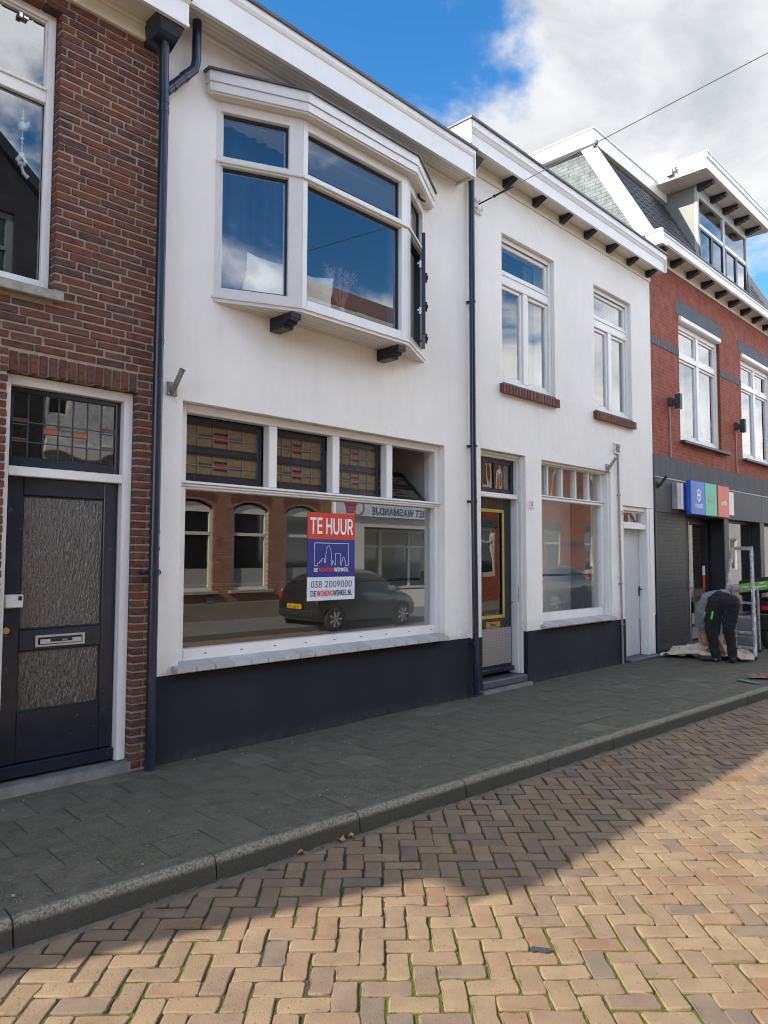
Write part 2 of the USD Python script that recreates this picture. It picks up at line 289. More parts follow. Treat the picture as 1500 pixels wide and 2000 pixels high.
def pane(x0, x1, z0, z1, y, t=0.006): return MB().box(x0, x1, y, y + t, z0, z1)
def facade_text(text, h, x, z, y, bold=False, sx=1.0, depth=0.0015, tx=None):
    m = meshkit.text_mesh(text, h, depth, bold); v = m.vertices.copy(); v[:, 0] *= sx
    if tx is not None: v[:, 0] *= tx / max(1e-6, (v[:, 0].max() - v[:, 0].min()))
    v[:, 0] -= v[:, 0].min()
    return MB().add(np.stack([x + v[:, 0], y - v[:, 2], z + v[:, 1]], 1), m.faces)
def opp_text(text, h, x, z, y, bold=False, tx=None):
    m = meshkit.text_mesh(text, h, 0.004, bold); v = m.vertices.copy(); v[:, 0] -= v[:, 0].min()
    if tx is not None: v[:, 0] *= tx / v[:, 0].max()
    return MB().add(np.stack([x - v[:, 0], y + v[:, 2], z + v[:, 1]], 1), m.faces)
def room(x0, x1, y0, y1, z0, z1, t=0.04, right=True, left=True):
    m = MB(); m.box(x0, x1, y1, y1 + t, z0, z1).box(x0, x1, y0, y1, z0 - t, z0).box(x0, x1, y0, y1, z1, z1 + t)
    if left: m.box(x0 - t, x0, y0, y1, z0, z1)
    if right: m.box(x1, x1 + t, y0, y1, z0, z1)
    return m
def profile(pts, x0, x1): return MB().poly(Polygon(pts), x0, x1, "yz")

# ------------------------------------------------------------------ ground, pavement, kerb, road
ROAD = -0.12
def yk(x): return -1.68 - 0.0575 * x                      # the kerb's front edge: it leaves the fronts slowly
def project(p):
    d = np.asarray(p, float) - np.array([0, -DIST, EYE]); w = d @ FW
    return 750 + FPX * (d @ RT) / w, 1000 - FPX * (d @ UP) / w, w
KD = np.array([1.0, -0.0575]); KD /= np.linalg.norm(KD); KN = np.array([-KD[1], KD[0]])   # along the kerb, and from it to the fronts
K0 = np.array([0.0, -1.68])
def kp(s, t): return K0 + np.outer(np.atleast_1d(s), KD) + np.outer(np.atleast_1d(t), KN)

M["earth"] = mat("earth", (0.10, 0.09, 0.07), (0.07, 0.065, 0.05), 2.0, rough=0.95)
M["slab_far"] = mat("far_paving", (0.16, 0.16, 0.15), (0.11, 0.11, 0.105), 2.0, rough=0.9, bump=0.3)
SL = [((0.128, 0.118, 0.088), (0.083, 0.078, 0.055)), ((0.137, 0.124, 0.092), (0.090, 0.083, 0.057)), ((0.120, 0.112, 0.082), (0.077, 0.076, 0.049)), ((0.167, 0.150, 0.111), (0.119, 0.108, 0.078))]
M["slab"] = [mat(f"paving_slab_{'abcd'[i]}", a, b, 7.0, 0.36, 0.64, rough=0.92, bump=0.85, bscale=170, bdist=0.005, spec=0.2, detail=9, extra=(170, 0.55, 0.66, (0.25, 0.24, 0.205))) for i, (a, b) in enumerate(SL)]
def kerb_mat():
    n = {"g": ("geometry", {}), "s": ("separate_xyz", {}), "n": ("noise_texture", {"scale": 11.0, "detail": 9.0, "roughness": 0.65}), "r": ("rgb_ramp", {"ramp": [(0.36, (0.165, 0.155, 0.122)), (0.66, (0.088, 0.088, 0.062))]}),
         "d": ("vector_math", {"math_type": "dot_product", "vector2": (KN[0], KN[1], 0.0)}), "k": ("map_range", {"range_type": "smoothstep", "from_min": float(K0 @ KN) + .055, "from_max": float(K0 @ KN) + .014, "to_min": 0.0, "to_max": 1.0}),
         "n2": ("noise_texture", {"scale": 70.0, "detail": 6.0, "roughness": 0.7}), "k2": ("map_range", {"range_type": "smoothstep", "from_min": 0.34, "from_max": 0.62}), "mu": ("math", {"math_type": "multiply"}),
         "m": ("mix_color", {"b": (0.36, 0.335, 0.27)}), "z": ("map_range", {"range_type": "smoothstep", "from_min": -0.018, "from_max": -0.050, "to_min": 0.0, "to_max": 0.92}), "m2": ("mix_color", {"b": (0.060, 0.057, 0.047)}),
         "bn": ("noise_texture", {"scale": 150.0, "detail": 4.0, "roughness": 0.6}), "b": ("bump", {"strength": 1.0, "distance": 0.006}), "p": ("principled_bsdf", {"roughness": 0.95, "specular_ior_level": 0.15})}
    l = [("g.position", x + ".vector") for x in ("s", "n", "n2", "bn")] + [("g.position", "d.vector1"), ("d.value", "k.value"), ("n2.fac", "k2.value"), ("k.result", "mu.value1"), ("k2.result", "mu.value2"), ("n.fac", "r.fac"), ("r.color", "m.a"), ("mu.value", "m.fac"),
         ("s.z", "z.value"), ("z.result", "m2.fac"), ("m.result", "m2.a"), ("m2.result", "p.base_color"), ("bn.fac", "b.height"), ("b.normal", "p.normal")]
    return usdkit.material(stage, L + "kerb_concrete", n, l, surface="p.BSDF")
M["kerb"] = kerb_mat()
M["joint_dark"] = mat("joint_dark", (0.045, 0.046, 0.034), (0.058, 0.072, 0.024), 4.0, 0.45, 0.7, rough=0.95, bump=0.5, bscale=120)
def moss_mat():
    n = {"g": ("geometry", {}), "n": ("noise_texture", {"scale": 1.6, "detail": 4.0, "roughness": 0.6}), "sx": ("separate_xyz", {}),
         "gr": ("map_range", {"from_min": -2.2, "from_max": -3.6, "to_min": -0.06, "to_max": 0.20}), "ad": ("math", {"math_type": "add"}),
         "cov": ("map_range", {"range_type": "smoothstep", "from_min": 0.42, "from_max": 0.60}),
         "f": ("noise_texture", {"scale": 240.0, "detail": 3.0}), "gc": ("rgb_ramp", {"ramp": [(0.3, (0.048, 0.066, 0.012)), (0.7, (0.118, 0.150, 0.028))]}),
         "dc": ("rgb_ramp", {"ramp": [(0.3, (0.035, 0.030, 0.024)), (0.7, (0.085, 0.072, 0.056))]}), "m": ("mix_color", {}),
         "b": ("bump", {"strength": 1.0, "distance": 0.006}), "p": ("principled_bsdf", {"roughness": 0.95, "specular_ior_level": 0.1})}
    l = [("g.position", "n.vector"), ("g.position", "f.vector"), ("g.position", "sx.vector"), ("sx.y", "gr.value"), ("n.fac", "ad.value1"), ("gr.result", "ad.value2"), ("ad.value", "cov.value"),
         ("f.fac", "gc.fac"), ("f.fac", "dc.fac"), ("cov.result", "m.fac"), ("dc.color", "m.a"), ("gc.color", "m.b"), ("m.result", "p.base_color"), ("f.fac", "b.height"), ("b.normal", "p.normal")]
    return usdkit.material(stage, L + "joint_moss", n, l, surface="p.BSDF")
M["moss"] = moss_mat()
PV = [((0.248, 0.181, 0.113), (0.180, 0.128, 0.082)), ((0.228, 0.165, 0.107), (0.166, 0.119, 0.081)), ((0.265, 0.195, 0.122), (0.195, 0.141, 0.089)), ((0.206, 0.150, 0.104), (0.149, 0.108, 0.079)),
      ((0.242, 0.165, 0.104), (0.178, 0.119, 0.077)), ((0.234, 0.154, 0.095), (0.174, 0.111, 0.071)), ((0.180, 0.138, 0.104), (0.129, 0.098, 0.079)), ((0.239, 0.140, 0.079), (0.170, 0.097, 0.057))]
PVP = np.array([.26, .22, .18, .13, .10, .05, .05, .01])
M["paver"] = [mat(f"paver_{'abcdefgh'[i]}", a, b, 6.5, 0.30, 0.70, rough=0.8, bump=0.8, bscale=110, bdist=0.004, spec=0.3, detail=10, extra=(60, 0.64, 0.74, (0.11, 0.085, 0.06))) for i, (a, b) in enumerate(PV)]
M["paver_far"] = brickmat("far_paver", (0.255, 0.182, 0.120), (0.20, 0.140, 0.095), (0.10, 0.09, 0.05), w=0.211, h=0.1055, axis="xy", ms=0.012, rot=math.pi / 4)

ground = obj("ground", MB().box(-150, 250, -160, 160, -0.6, -0.16), M["earth"], kind="structure")
road = tag(part("road", stage.GetPrimAtPath("/World")), kind="structure")
NEAR = Polygon([(-1.5, yk(-1.5) - .012), (17.0, yk(17.0) - .012), (17.0, -5.9), (-1.5, -5.9)])
far = Polygon([(-60, yk(-60)), (90, yk(90)), (90, -7.62), (-60, -7.62)]).difference(NEAR)
obj("road_surface", MB().poly(far, -0.16, ROAD, "xy"), M["paver_far"], road)
CUT = Polygon([(-1.5, yk(-1.5) - .062), (17.0, yk(17.0) - .062), (17.0, -5.9), (-1.5, -5.9)])
xs_ = np.arange(-1.5, 17.01, .11); edge_ = [(x, yk(x) - .058 - .030 * meshkit.noise(np.array([x * 5.0, .2, .7]))) for x in xs_]
M["gutter_cement"] = mat("gutter_cement", (0.195, 0.175, 0.140), (0.120, 0.110, 0.088), 9.0, .36, .66, rough=.95, bump=1.0, bscale=60, bdist=.012, spec=.15, detail=9)
obj("gutter_cement", MB().poly(Polygon([(x, yk(x) - .016) for x in xs_[::-1]] + edge_), ROAD - .06, ROAD - .0052, "xy"), M["gutter_cement"], road)
obj("joint_filling", MB().poly(NEAR, -0.17, ROAD - 0.0085, "xy"), M["moss"], road, kind="stuff", label="green moss and dark soil filling the joints between the pavers")

def block(mb, pg, top, depth, ch, tilt=(0, 0), wob=0.0):
    """A paving piece: polygon with rounded upper edges, slightly tilted."""
    pg = shapely.geometry.polygon.orient(pg, 1.0); q = np.array(pg.exterior.coords)[:-1]
    cut = []
    for i in range(len(q)):                                # knock the corners off
        a, b, c = q[i - 1], q[i], q[(i + 1) % len(q)]
        la, lc = np.linalg.norm(a - b), np.linalg.norm(c - b); k = min(0.009, la * .3, lc * .3)
        cut += [b + (a - b) / max(la, 1e-6) * k, b + (c - b) / max(lc, 1e-6) * k]
    if wob > .001:                                         # uneven long sides
        fine = []
        for i, a in enumerate(cut):
            b = cut[(i + 1) % len(cut)]; fine.append(a); d = np.linalg.norm(b - a)
            if d > .05: fine += [a + (b - a) * f for f in ((.33, .67) if d > .12 else (.5,))]
        cut = fine
    q = np.array(cut) + (rng.normal(0, wob, (len(cut), 2)) if wob else 0)
    c = q.mean(0); r = np.linalg.norm(q - c, axis=1, keepdims=True); inn = c + (q - c) * np.maximum(0.3, (r - ch) / r)
    def z(p, o): return (top + o + (p - c) @ np.array(tilt))[:, None]
    v = np.vstack([np.hstack([inn, z(inn, 0)]), np.hstack([q, z(q, -ch * .8)]), np.hstack([q, z(q, -depth)])]); n = len(q); f = []
    for k in range(1, n - 1): f.append([0, k, k + 1])
    for s in (0, n):
        for k in range(n):
            k2 = (k + 1) % n; f += [[s + k, s + n + k, s + n + k2], [s + k, s + n + k2, s + k2]]
    return mb.add(v, f)

# pavers in herringbone at 45 degrees to the street
U, V, O, mod = np.array([1, -1]) / math.sqrt(2), np.array([1, 1]) / math.sqrt(2), np.array([2.708, -3.258]), 0.1065
pieces = []
for i in range(-90, 150):
    for j in range(-60, 60):
        bx, by = i * 1 + j * 2, -i + j * 2
        for (x0, y0, w, h) in ((0, 0, 2, 1), (-1, -1, 1, 2)):
            c = O + ((bx + x0 + w / 2) * U + (by + y0 + h / 2) * V) * mod
            if not (-1.7 < c[0] < 17.2 and -6.1 < c[1] < yk(c[0]) + .15): continue
            g1, g2 = rng.uniform(.0026, .0062, 2)
            hw, hh = w * mod / 2 - g1, h * mod / 2 - g2; a = rng.normal(0, .012); du, dv = U * math.cos(a) + V * math.sin(a), V * math.cos(a) - U * math.sin(a)
            cc = c + rng.normal(0, .0022, 2)
            pg = Polygon([cc - hw * du - hh * dv, cc + hw * du - hh * dv, cc + hw * du + hh * dv, cc - hw * du + hh * dv])
            if not CUT.contains(pg):
                pg = pg.intersection(CUT)
                if pg.is_empty or pg.geom_type != "Polygon" or pg.area < .0012: continue
                pg = pg.buffer(-.003)
                if pg.is_empty or pg.geom_type != "Polygon": continue
                pg = pg.simplify(.002)
            px, py, w_ = project([cc[0], cc[1], ROAD])
            seen = w_ > 0.3 and -20 < px < 1520 and py < 2020
            pieces.append((-(pg.area / w_ ** 3) if seen else 0, pg))
pieces.sort(key=lambda t: t[0])
rest = [MB() for _ in PV]
for k, (score, pg) in enumerate(pieces):
    i = int(rng.choice(len(PV), p=PVP)); c = np.array(pg.centroid.coords[0])
    wav = 0.006 * (meshkit.noise(np.array([c[0] * 1.1, c[1] * 1.1, 0.3])) - 0.5)
    m = MB() if k < 300 else rest[i]
    block(m, pg, ROAD + max(-.0025, wav + rng.normal(0, .0018)), .05, .0065, rng.normal(0, .015, 2), .0022)
    if k < 300: obj("paver", m, M["paver"][i], road, smooth=50)
for i, m in enumerate(rest):
    if m.n: obj("farther_pavers", m, M["paver"][i], road, smooth=50, kind="stuff")

def tuft(mb, x, y, z, r):
    n = 6; th = np.arange(n) * 2 * np.pi / n + rng.uniform(0, 1); rr = r * rng.uniform(.6, 1.25, n)
    v = np.vstack([np.stack([x + rr * np.cos(th), y + rr * np.sin(th), np.full(n, z - .003)], 1), np.stack([x + .6 * rr * np.cos(th + .3), y + .6 * rr * np.sin(th + .3), z + r * rng.uniform(.25, .6, n)], 1), [[x, y, z + r * rng.uniform(.4, .7)]]])
    f = []
    for k in range(n): k2 = (k + 1) % n; f += [[k, k2, n + k2], [k, n + k2, n + k], [n + k, n + k2, 2 * n]]
    mb.add(v, f)
M["moss_tuft"] = mat("moss_tuft", (0.055, 0.074, 0.012), (0.122, 0.152, 0.028), 25.0, rough=.95, spec=.1, bump=.8, bscale=300, bdist=.004)
tf_ = MB()
for score, pg in pieces[:1500]:
    q = np.array(pg.exterior.coords); c = q.mean(0)
    p0 = meshkit.fbm(np.array([c[0] * 1.3, c[1] * 1.3, 7.7]), 3) + .10 * np.clip((-c[1] - 2.4), -.6, 1.2)
    for k in range(rng.poisson(max(0, (p0 - .44) * 26))):
        e = int(rng.integers(len(q) - 1)); u = rng.random(); a = q[e] + (q[e + 1] - q[e]) * u; a = a + (a - c) / np.linalg.norm(a - c) * .0045
        if NEAR.contains(shapely.Point(a)): tuft(tf_, a[0], a[1], ROAD - .006, rng.uniform(.0028, .0060))
obj("moss_tufts", tf_, M["moss_tuft"], road, kind="stuff", label="small cushions of moss standing in the paver joints")
# kerb stones, a metre each
kerb = tag(part("kerb", stage.GetPrimAtPath("/World")), kind="structure")
KPROF = [(-.020, ROAD - .06), (.125, ROAD - .06), (.125, 0.001), (.030, 0.002), (.012, -.003), (.002, -.014), (-.004, -.040), (-.016, ROAD - .01)]
s0 = 1.285 / KD[0]
for k in range(-4, 30):
    a, b = s0 + k * 1.01 + .004, s0 + (k + 1) * 1.01 - .004; ns = 9; m = MB()
    ss = np.linspace(a, b, ns); np_ = len(KPROF); v = []
    jit = rng.normal(0, .0018, (ns, np_)); jit[0, :] -= .0; jit[:, :2] = 0; off = rng.normal(0, .0025)
    for q, s in enumerate(ss):
        for w, (t, z) in enumerate(KPROF):
            e = .004 if q in (0, ns - 1) and w in (3, 4, 5) else 0
            xy = kp(s, t + off + jit[q, w] + e)[0]; v.append([xy[0], xy[1], z + jit[q, w] * .6 - e])
    f = []
    for q in range(ns - 1):
        for w in range(np_):
            w2 = (w + 1) % np_; A, B, C, D = q * np_ + w, q * np_ + w2, (q + 1) * np_ + w2, (q + 1) * np_ + w
            f += [[A, C, B], [A, D, C]]
    for w in range(1, np_ - 1): f += [[0, w, w + 1], [(ns - 1) * np_, (ns - 1) * np_ + w + 1, (ns - 1) * np_ + w]]
    tm = trimesh.Trimesh(np.array(v), f, process=False); trimesh.repair.fix_normals(tm)
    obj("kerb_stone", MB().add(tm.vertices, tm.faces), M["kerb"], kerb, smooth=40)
ends = [MB(), MB()]
ends[0].poly(Polygon([tuple(kp(-40, -.02)[0]), tuple(kp(s0 - 4 * 1.01, -.02)[0]), tuple(kp(s0 - 4 * 1.01, .14)[0]), tuple(kp(-40, .14)[0])]), -.2, 0, "xy")
ends[1].poly(Polygon([tuple(kp(s0 + 30 * 1.01, -.02)[0]), tuple(kp(80, -.02)[0]), tuple(kp(80, .14)[0]), tuple(kp(s0 + 30 * 1.01, .14)[0])]), -.2, 0, "xy")
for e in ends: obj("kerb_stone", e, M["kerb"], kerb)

# pavement of 30 cm slabs laid along the kerb, cut at the fronts
pavement = tag(part("pavement", stage.GetPrimAtPath("/World")), kind="structure")
PAVE = Polygon([tuple(kp(-1.2, .129)[0]), tuple(kp(19, .129)[0]), (19, -.004), (-1.2, -.004)])
bedpg = Polygon([tuple(kp(-1.2, .126)[0]), tuple(kp(19, .126)[0]), (19, .3), (-1.2, .3)])
obj("slab_joints", MB().poly(bedpg, -.15, -.008, "xy"), M["joint_dark"], pavement, kind="stuff", label="dark mossy joints between the paving slabs")
farpave = MB().poly(Polygon([tuple(kp(19, .14)[0]), tuple(kp(80, .14)[0]), (80, .3), (19, .3)]), -.15, -.001, "xy").poly(Polygon([tuple(kp(-40, .14)[0]), tuple(kp(-1.2, .14)[0]), (-1.2, .3), (-40, .3)]), -.15, -.001, "xy")
obj("farther_paving", farpave, M["slab_far"], pavement)
slabs = []
for r in range(0, 10):
    for k in range(-6, 66):
        a, t = k * .302 + (.151 if r % 2 else 0) - .9, .130 + r * .302
        g = rng.uniform(.0012, .0035, 4)
        pg = Polygon([tuple(kp(a + g[0], t + g[1])[0]), tuple(kp(a + .302 - g[2], t + g[1])[0]), tuple(kp(a + .302 - g[2], t + .302 - g[3])[0]), tuple(kp(a + g[0], t + .302 - g[3])[0])]).intersection(PAVE)
        if pg.is_empty or pg.geom_type != "Polygon" or pg.area < .002: continue
        c = np.array(pg.centroid.coords[0]); px, py, w_ = project([c[0], c[1], 0])
        slabs.append((-(pg.area / w_ ** 3) if -60 < px < 1560 and w_ > .3 else 0, pg))
slabs.sort(key=lambda t: t[0]); rest = [MB() for _ in SL]
for k, (s, pg) in enumerate(slabs):
    i = int(rng.choice(4, p=[.42, .29, .24, .05])); c = np.array(pg.centroid.coords[0])
    m = MB() if k < 300 else rest[i]
    wav = 0.010 * (meshkit.noise(np.array([c[0] * .9, c[1] * .9, 4.3])) - 0.5)
    block(m, pg, -.001 + wav + rng.normal(0, .0012), .05, .003, rng.normal(0, .006, 2), .0006)
    if k < 300: obj("paving_slab", m, M["slab"][i], pavement, smooth=50)
for i, m in enumerate(rest):
    if m.n: obj("farther_slabs", m, M["slab"][i], pavement, smooth=50, kind="stuff")
tf_ = MB()
for k in range(900):
    sk_ = rng.uniform(-.5, 14); on = meshkit.noise(np.array([sk_ * 2.2, 3.3, .5]))
    if rng.random() > on * 1.3 - .25: continue
    xy = kp(sk_, (.1265 if rng.random() < .6 else -.022) + rng.normal(0, .003))[0]
    tuft(tf_, xy[0], xy[1], -.002 if (xy - K0) @ KN > .05 else ROAD - .003, rng.uniform(.004, .011))
for k in range(420):
    x = rng.uniform(1.7, 13.0)
    if 1.78 < x < 2.72 or 7.1 < x < 8.1 or meshkit.noise(np.array([x * 1.7, 9.1, .5])) < .45: continue
    tuft(tf_, x, -.018 - abs(rng.normal(0, .006)), -.001, rng.uniform(.004, .012))
obj("moss_tufts", tf_, M["moss_tuft"], pavement, kind="stuff", label="small cushions of moss along the kerb")
opp_pave = obj("opposite_pavement", MB().box(-60, 90, -10.6, -7.62, -.2, 0.0), M["slab_far"], kind="structure")

# ------------------------------------------------------------------ brick house at the left
BH = thing("brick_house", "dark red brick house with navy front door at the left edge", "house", (1.0, 0, 0))
holes = [(0.80, 2.069, 3.474, 5.566), (1.774, 2.726, -.05, 2.863)]
wpg = sbox(-5.0, -0.02, 2.863, 5.80)
wpg = Polygon([(-5.0, -.05), (2.853, -.05), (2.853, 5.80), (-5.0, 5.80)])
for h in holes: wpg = wpg.difference(sbox(h[0], h[2], h[1], h[3]))
bs = sbox(-5.0, -.05, -0.6, 5.80)
obj("wall", MB().poly(wpg.difference(bs), 0.0045, 0.30), M["mortar"], BH)
obj("side_wall", MB().poly(wpg.intersection(bs), 0.0, 0.30), M["brick_far"], BH)
BHOLE = [(0.806, 2.063, 3.40, 5.56), (1.78, 2.72, -.1, 3.003)]
CH, BW = 0.0602, 0.222
bricks = []
def brick_row(z0, z1, xa, xb, row):
    """One course between xa and xb: stretchers with a shifting bond and a header or two."""
    x = xa + [0.0, -.055, -.111, -.166][row % 4] - BW
    first = True
    while x < xb:
        w = BW if rng.random() > .1 else .111
        a, b = max(x, xa), min(x + w - .011, xb)
        x += w
        if b - a > .03: bricks.append((a, b, z0, z1))
row = 0; z = 0.012
while z < 5.66:
    z1 = min(z + CH - .0115, 5.664)
    spans = [(-0.6, 2.853)]
    for h in BHOLE:
        if z1 > h[2] + .01 and z < h[3] - .01:
            ns_ = []
            for a, b in spans:
                if h[0] > a: ns_.append((a, min(b, h[0])))
                if h[1] < b: ns_.append((max(a, h[1]), b))
            spans = [s for s in ns_ if s[1] - s[0] > .02]
    for a, b in spans:
        if b - a < .2 and a > 2.6:
            if row % 2: bricks.append((a, b, z, z1))
            else: bricks.append((a, a + .1 - .004, z, z1)); bricks.append((a + .107, b, z, z1)) if b - a > .125 else None
        else: brick_row(z, z1, a, b, row)
    z += CH; row += 1
vis = []
for (a, b, z0, z1) in bricks:
    px, py, w_ = project([(a + b) / 2, 0, (z0 + z1) / 2]); px2 = project([b, 0, z0])[0]
    vis.append((-(b - a) / w_ ** 2 if (px2 > 0 and -10 < py < 2000 and w_ > .2) else 0, (a, b, z0, z1)))
vis.sort(key=lambda t: t[0]); rest = [MB() for _ in BR]
for k, (s, (a, b, z0, z1)) in enumerate(vis):
    m = MB() if (k < 286 and s < 0) else rest[k % 6]; n0 = m.n
    j = rng.normal(0, .0016, 4); y = abs(rng.normal(0, .0018))
    m.box(a + j[0] + .001, b + j[1] - .001, -y, .105, z0 + j[2] + .0008, z1 + j[3] - .0008, .004)
    m.v[-1] = m.v[-1] + rng.normal(0, .0012, m.v[-1].shape)
    if k < 286 and s < 0: obj("brick", m, M["brick"][int(rng.integers(6))], BH)
for m, mm in zip(rest, M["brick"]):
    if m.n: obj("farther_bricks", m, mm, BH, kind="stuff")
for k in range(14):                                            # soldier course over the door
    a = 1.784 + k * .0670; m = MB().box(a, a + .0545 + rng.normal(0, .001), -.004 - abs(rng.normal(0, .001)), .10, 2.863 + rng.normal(0, .001), 2.998 + rng.normal(0, .002), .004)
    m.v[-1] = m.v[-1] + rng.normal(0, .0012, m.v[-1].shape)
    obj("lintel_brick", m, M["brick"][int(rng.choice([0, 1, 3, 4]))], BH)
# frieze, soffit and box gutter
obj("frieze_board", MB().box(-5, 2.86, -.03, .01, 5.664, 5.77, .004).box(-5, 2.86, -.05, .01, 5.77, 5.80, .004), M["paint_cream"], BH)
obj("soffit", MB().box(-5.2, 2.93, -.27, .02, 5.800, 5.83), M["soffit"], BH)
fas = [(-.25, 5.765), (-.285, 5.765), (-.285, 5.79), (-.275, 5.80), (-.275, 5.95), (-.285, 5.96), (-.30, 5.975), (-.30, 5.995), (-.25, 5.995)]
obj("fascia", profile(fas, -5.25, 2.935), M["paint_white"], BH)
obj("gutter_trim", MB().box(-5.27, 2.955, -.315, .1, 5.988, 6.02, .003), M["lead"], BH)
obj("roof", MB().poly(Polygon([(-.25, 5.99), (4.0, 8.6), (8.2, 5.99), (8.2, 5.84), (-.24, 5.84)]), -5.1, 2.86, "yz"), M["lead"], BH)
obj("back_wall", MB().box(-5, 2.85, 7.7, 8.0, -.05, 5.85).box(-5, -4.75, .31, 7.69, -.05, 5.85).box(2.62, 2.85, .31, 7.69, 2.9, 5.85), M["brick_far"], BH)
# upper window
W = obj("window", frame(.81, 2.061, 3.478, 5.562, .085, .16, w=.058, wt=.06, wb=.085, hb=[(4.922, .09)]), M["paint_white"], BH)
obj("sash", frame(.866, 2.005, 4.966, 5.503, .105, .15, w=.012).box(.82, 2.0, .07, .105, 4.965, 4.985, .004), M["paint_white"], W)
obj("pane", pane(.868, 2.003, 3.563, 4.877, .125), M["glass"], W)
obj("pane", pane(.878, 1.993, 4.98, 5.49, .125), M["glass"], W)
obj("rubber_seal", frame(.866, 2.004, 3.562, 4.878, .119, .124, w=.009), M["black"], W)
obj("stay_lock", MB().box(1.80, 1.83, .09, .118, 5.43, 5.47, .004).box(1.835, 1.87, .095, .118, 5.44, 5.455), M["steel"], W)
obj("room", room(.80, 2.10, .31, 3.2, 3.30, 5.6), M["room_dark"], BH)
obj("window_sill", MB().box(.74, 2.118, -.055, .10, 3.402, 3.472, .006), M["stone"], BH)
# door and fanlight
DF = obj("door_frame", frame(1.782, 2.722, .075, 2.856, .07, .17, wl=.045, wr=.072, wt=.07, wb=0, hb=[(2.188, .066)]), M["paint_white"], BH)
obj("stone_step", MB().box(1.765, 2.735, -.012, .20, -.03, .068, .010), M["step_stone"], BH)
FL = obj("fanlight", frame(1.829, 2.648, 2.223, 2.784, .125, .165, wl=.034, wr=.036, wt=.036, wb=.075), M["navy_gloss"], BH)
gx0, gx1, gz0, gz1 = 1.863, 2.612, 2.298, 2.748
lead = MB(); cw = (gx1 - gx0) / 7
for k in range(1, 7): lead.box(gx0 + k * cw - .003, gx0 + k * cw + .003, .137, .152, gz0, gz1)
zr = [2.385, 2.425, 2.47, 2.515, 2.545, 2.585, 2.625]
for zz in (2.405, 2.545): lead.box(gx0, gx1, .1375, .1515, zz - .003, zz + .003)
for zz in (2.475, 2.515): lead.box(gx0 + 2 * cw, gx0 + 5 * cw, .1375, .1515, zz - .003, zz + .003)
for c in (0, 6):
    for zz in (2.425, 2.565, 2.525): lead.box(gx0 + c * cw, gx0 + (c + 1) * cw, .1375, .1515, zz - .003, zz + .003)
obj("lead_strip", lead, M["lead"], FL)
M["glass_red"] = mat("stained_red", (0.20, 0.035, 0.02), rough=0.08); M["glass_orange"] = mat("stained_orange", (0.42, 0.085, 0.02), rough=0.08)
obj("pane", pane(gx0, gx1, gz0, gz1, .145), M["glass_old"], FL)
for c, z0, z1, mm in [(0, 2.41, 2.424, "glass_red"), (0, 2.548, 2.565, "glass_red"), (6, 2.41, 2.425, "glass_red"), (6, 2.548, 2.564, "glass_red"), (2, 2.478, 2.514, "glass_orange"), (4, 2.478, 2.514, "glass_orange")]:
    obj("coloured_pane", MB().box(gx0 + c * cw + .004, gx0 + (c + 1) * cw - .004, .139, .144, z0, z1), M[mm], FL)
D = obj("door", frame(1.829, 2.648, .175, 2.153, .135, .18, wl=.126, wr=.108, wt=.125, wb=.345, hb=[(1.012, .146)], b=.006)
        .box(1.95, 2.545, .150, .175, .41, .515, .003).box(1.95, 2.545, .138, .17, .295, .40, .006).box(1.95, 2.545, .138, .17, .20, .285, .006)
        .box(1.829, 2.648, .105, .15, .085, .172, .008), M["navy_gloss"], BH)
M["glass_ripple"] = usdkit.material(stage, L + "rippled_glass", {
    "g": ("geometry", {}), "mp": ("mapping", {"mapping_type": "point", "scale": (95.0, 1.0, 13.0)}), "n": ("noise_texture", {"scale": 1.0, "detail": 3.0, "roughness": 0.55, "distortion": 0.6}),
    "b": ("bump", {"strength": 1.0, "distance": 0.022}), "f": ("fresnel", {"IOR": 2.5}), "d": ("principled_bsdf", {"base_color": (0.022, 0.020, 0.018), "roughness": 0.6}), "gl": ("glossy_bsdf", {"color": (1, 1, 1), "roughness": 0.03}), "m": ("mix_closure", {})},
    [("g.position", "mp.vector"), ("mp.vector", "n.vector"), ("n.fac", "b.height"), ("b.normal", "gl.normal"), ("b.normal", "f.normal"), ("b.normal", "d.normal"), ("f.fac", "m.fac"), ("d.BSDF", "m.closure1"), ("gl.BSDF", "m.closure2")], surface="m.closure")
obj("pane", pane(1.953, 2.542, 1.083, 2.030, .158), M["glass_ripple"], D); obj("pane", pane(1.953, 2.542, .518, .941, .158), M["glass_ripple"], D)
obj("glazing_bead", frame(1.955, 2.54, 1.085, 2.028, .150, .158, w=.012).box(1.955, 1.967, .150, .158, .52, .94).box(2.528, 2.54, .150, .158, .52, .94).box(1.967, 2.528, .150, .158, .52, .532).box(1.967, 2.528, .150, .158, .928, .94), M["navy_gloss"], D)
LB = obj("letterbox", frame(2.064, 2.418, .958, 1.042, .126, .136, w=.018, b=.003).box(2.095, 2.39, .122, .13, .978, 1.012, .002), M["alu"], D)
obj("name_card", MB().box(2.165, 2.32, .1195, .1215, .992, 1.012), M["black"], LB)
M["green_card"] = mat("green_card", (0.02, 0.30, 0.22), rough=0.4); obj("card_stripe", MB().box(2.245, 2.285, .1180, .1192, .995, 1.009), M["green_card"], LB)
M["plastic_white"] = mat("plastic_white", (0.72, 0.70, 0.68), rough=0.4)
K = obj("key_safe", MB().box(1.838, 1.955, .075, .134, 1.245, 1.335, .006), M["plastic_white"], D)
obj("key_safe_window", MB().box(1.920, 1.945, .0735, .0755, 1.295, 1.325), M["black"], K)
obj("lock", MB().tube([(1.862, .136, 1.09), (1.862, .112, 1.09)], .022, 20).tube([(1.862, .113, 1.09), (1.862, .106, 1.09)], .010, 14), M["brass"], D)
obj("hall", room(1.70, 2.60, .31, 2.5, 0, 2.85), M["room_dark"], BH)
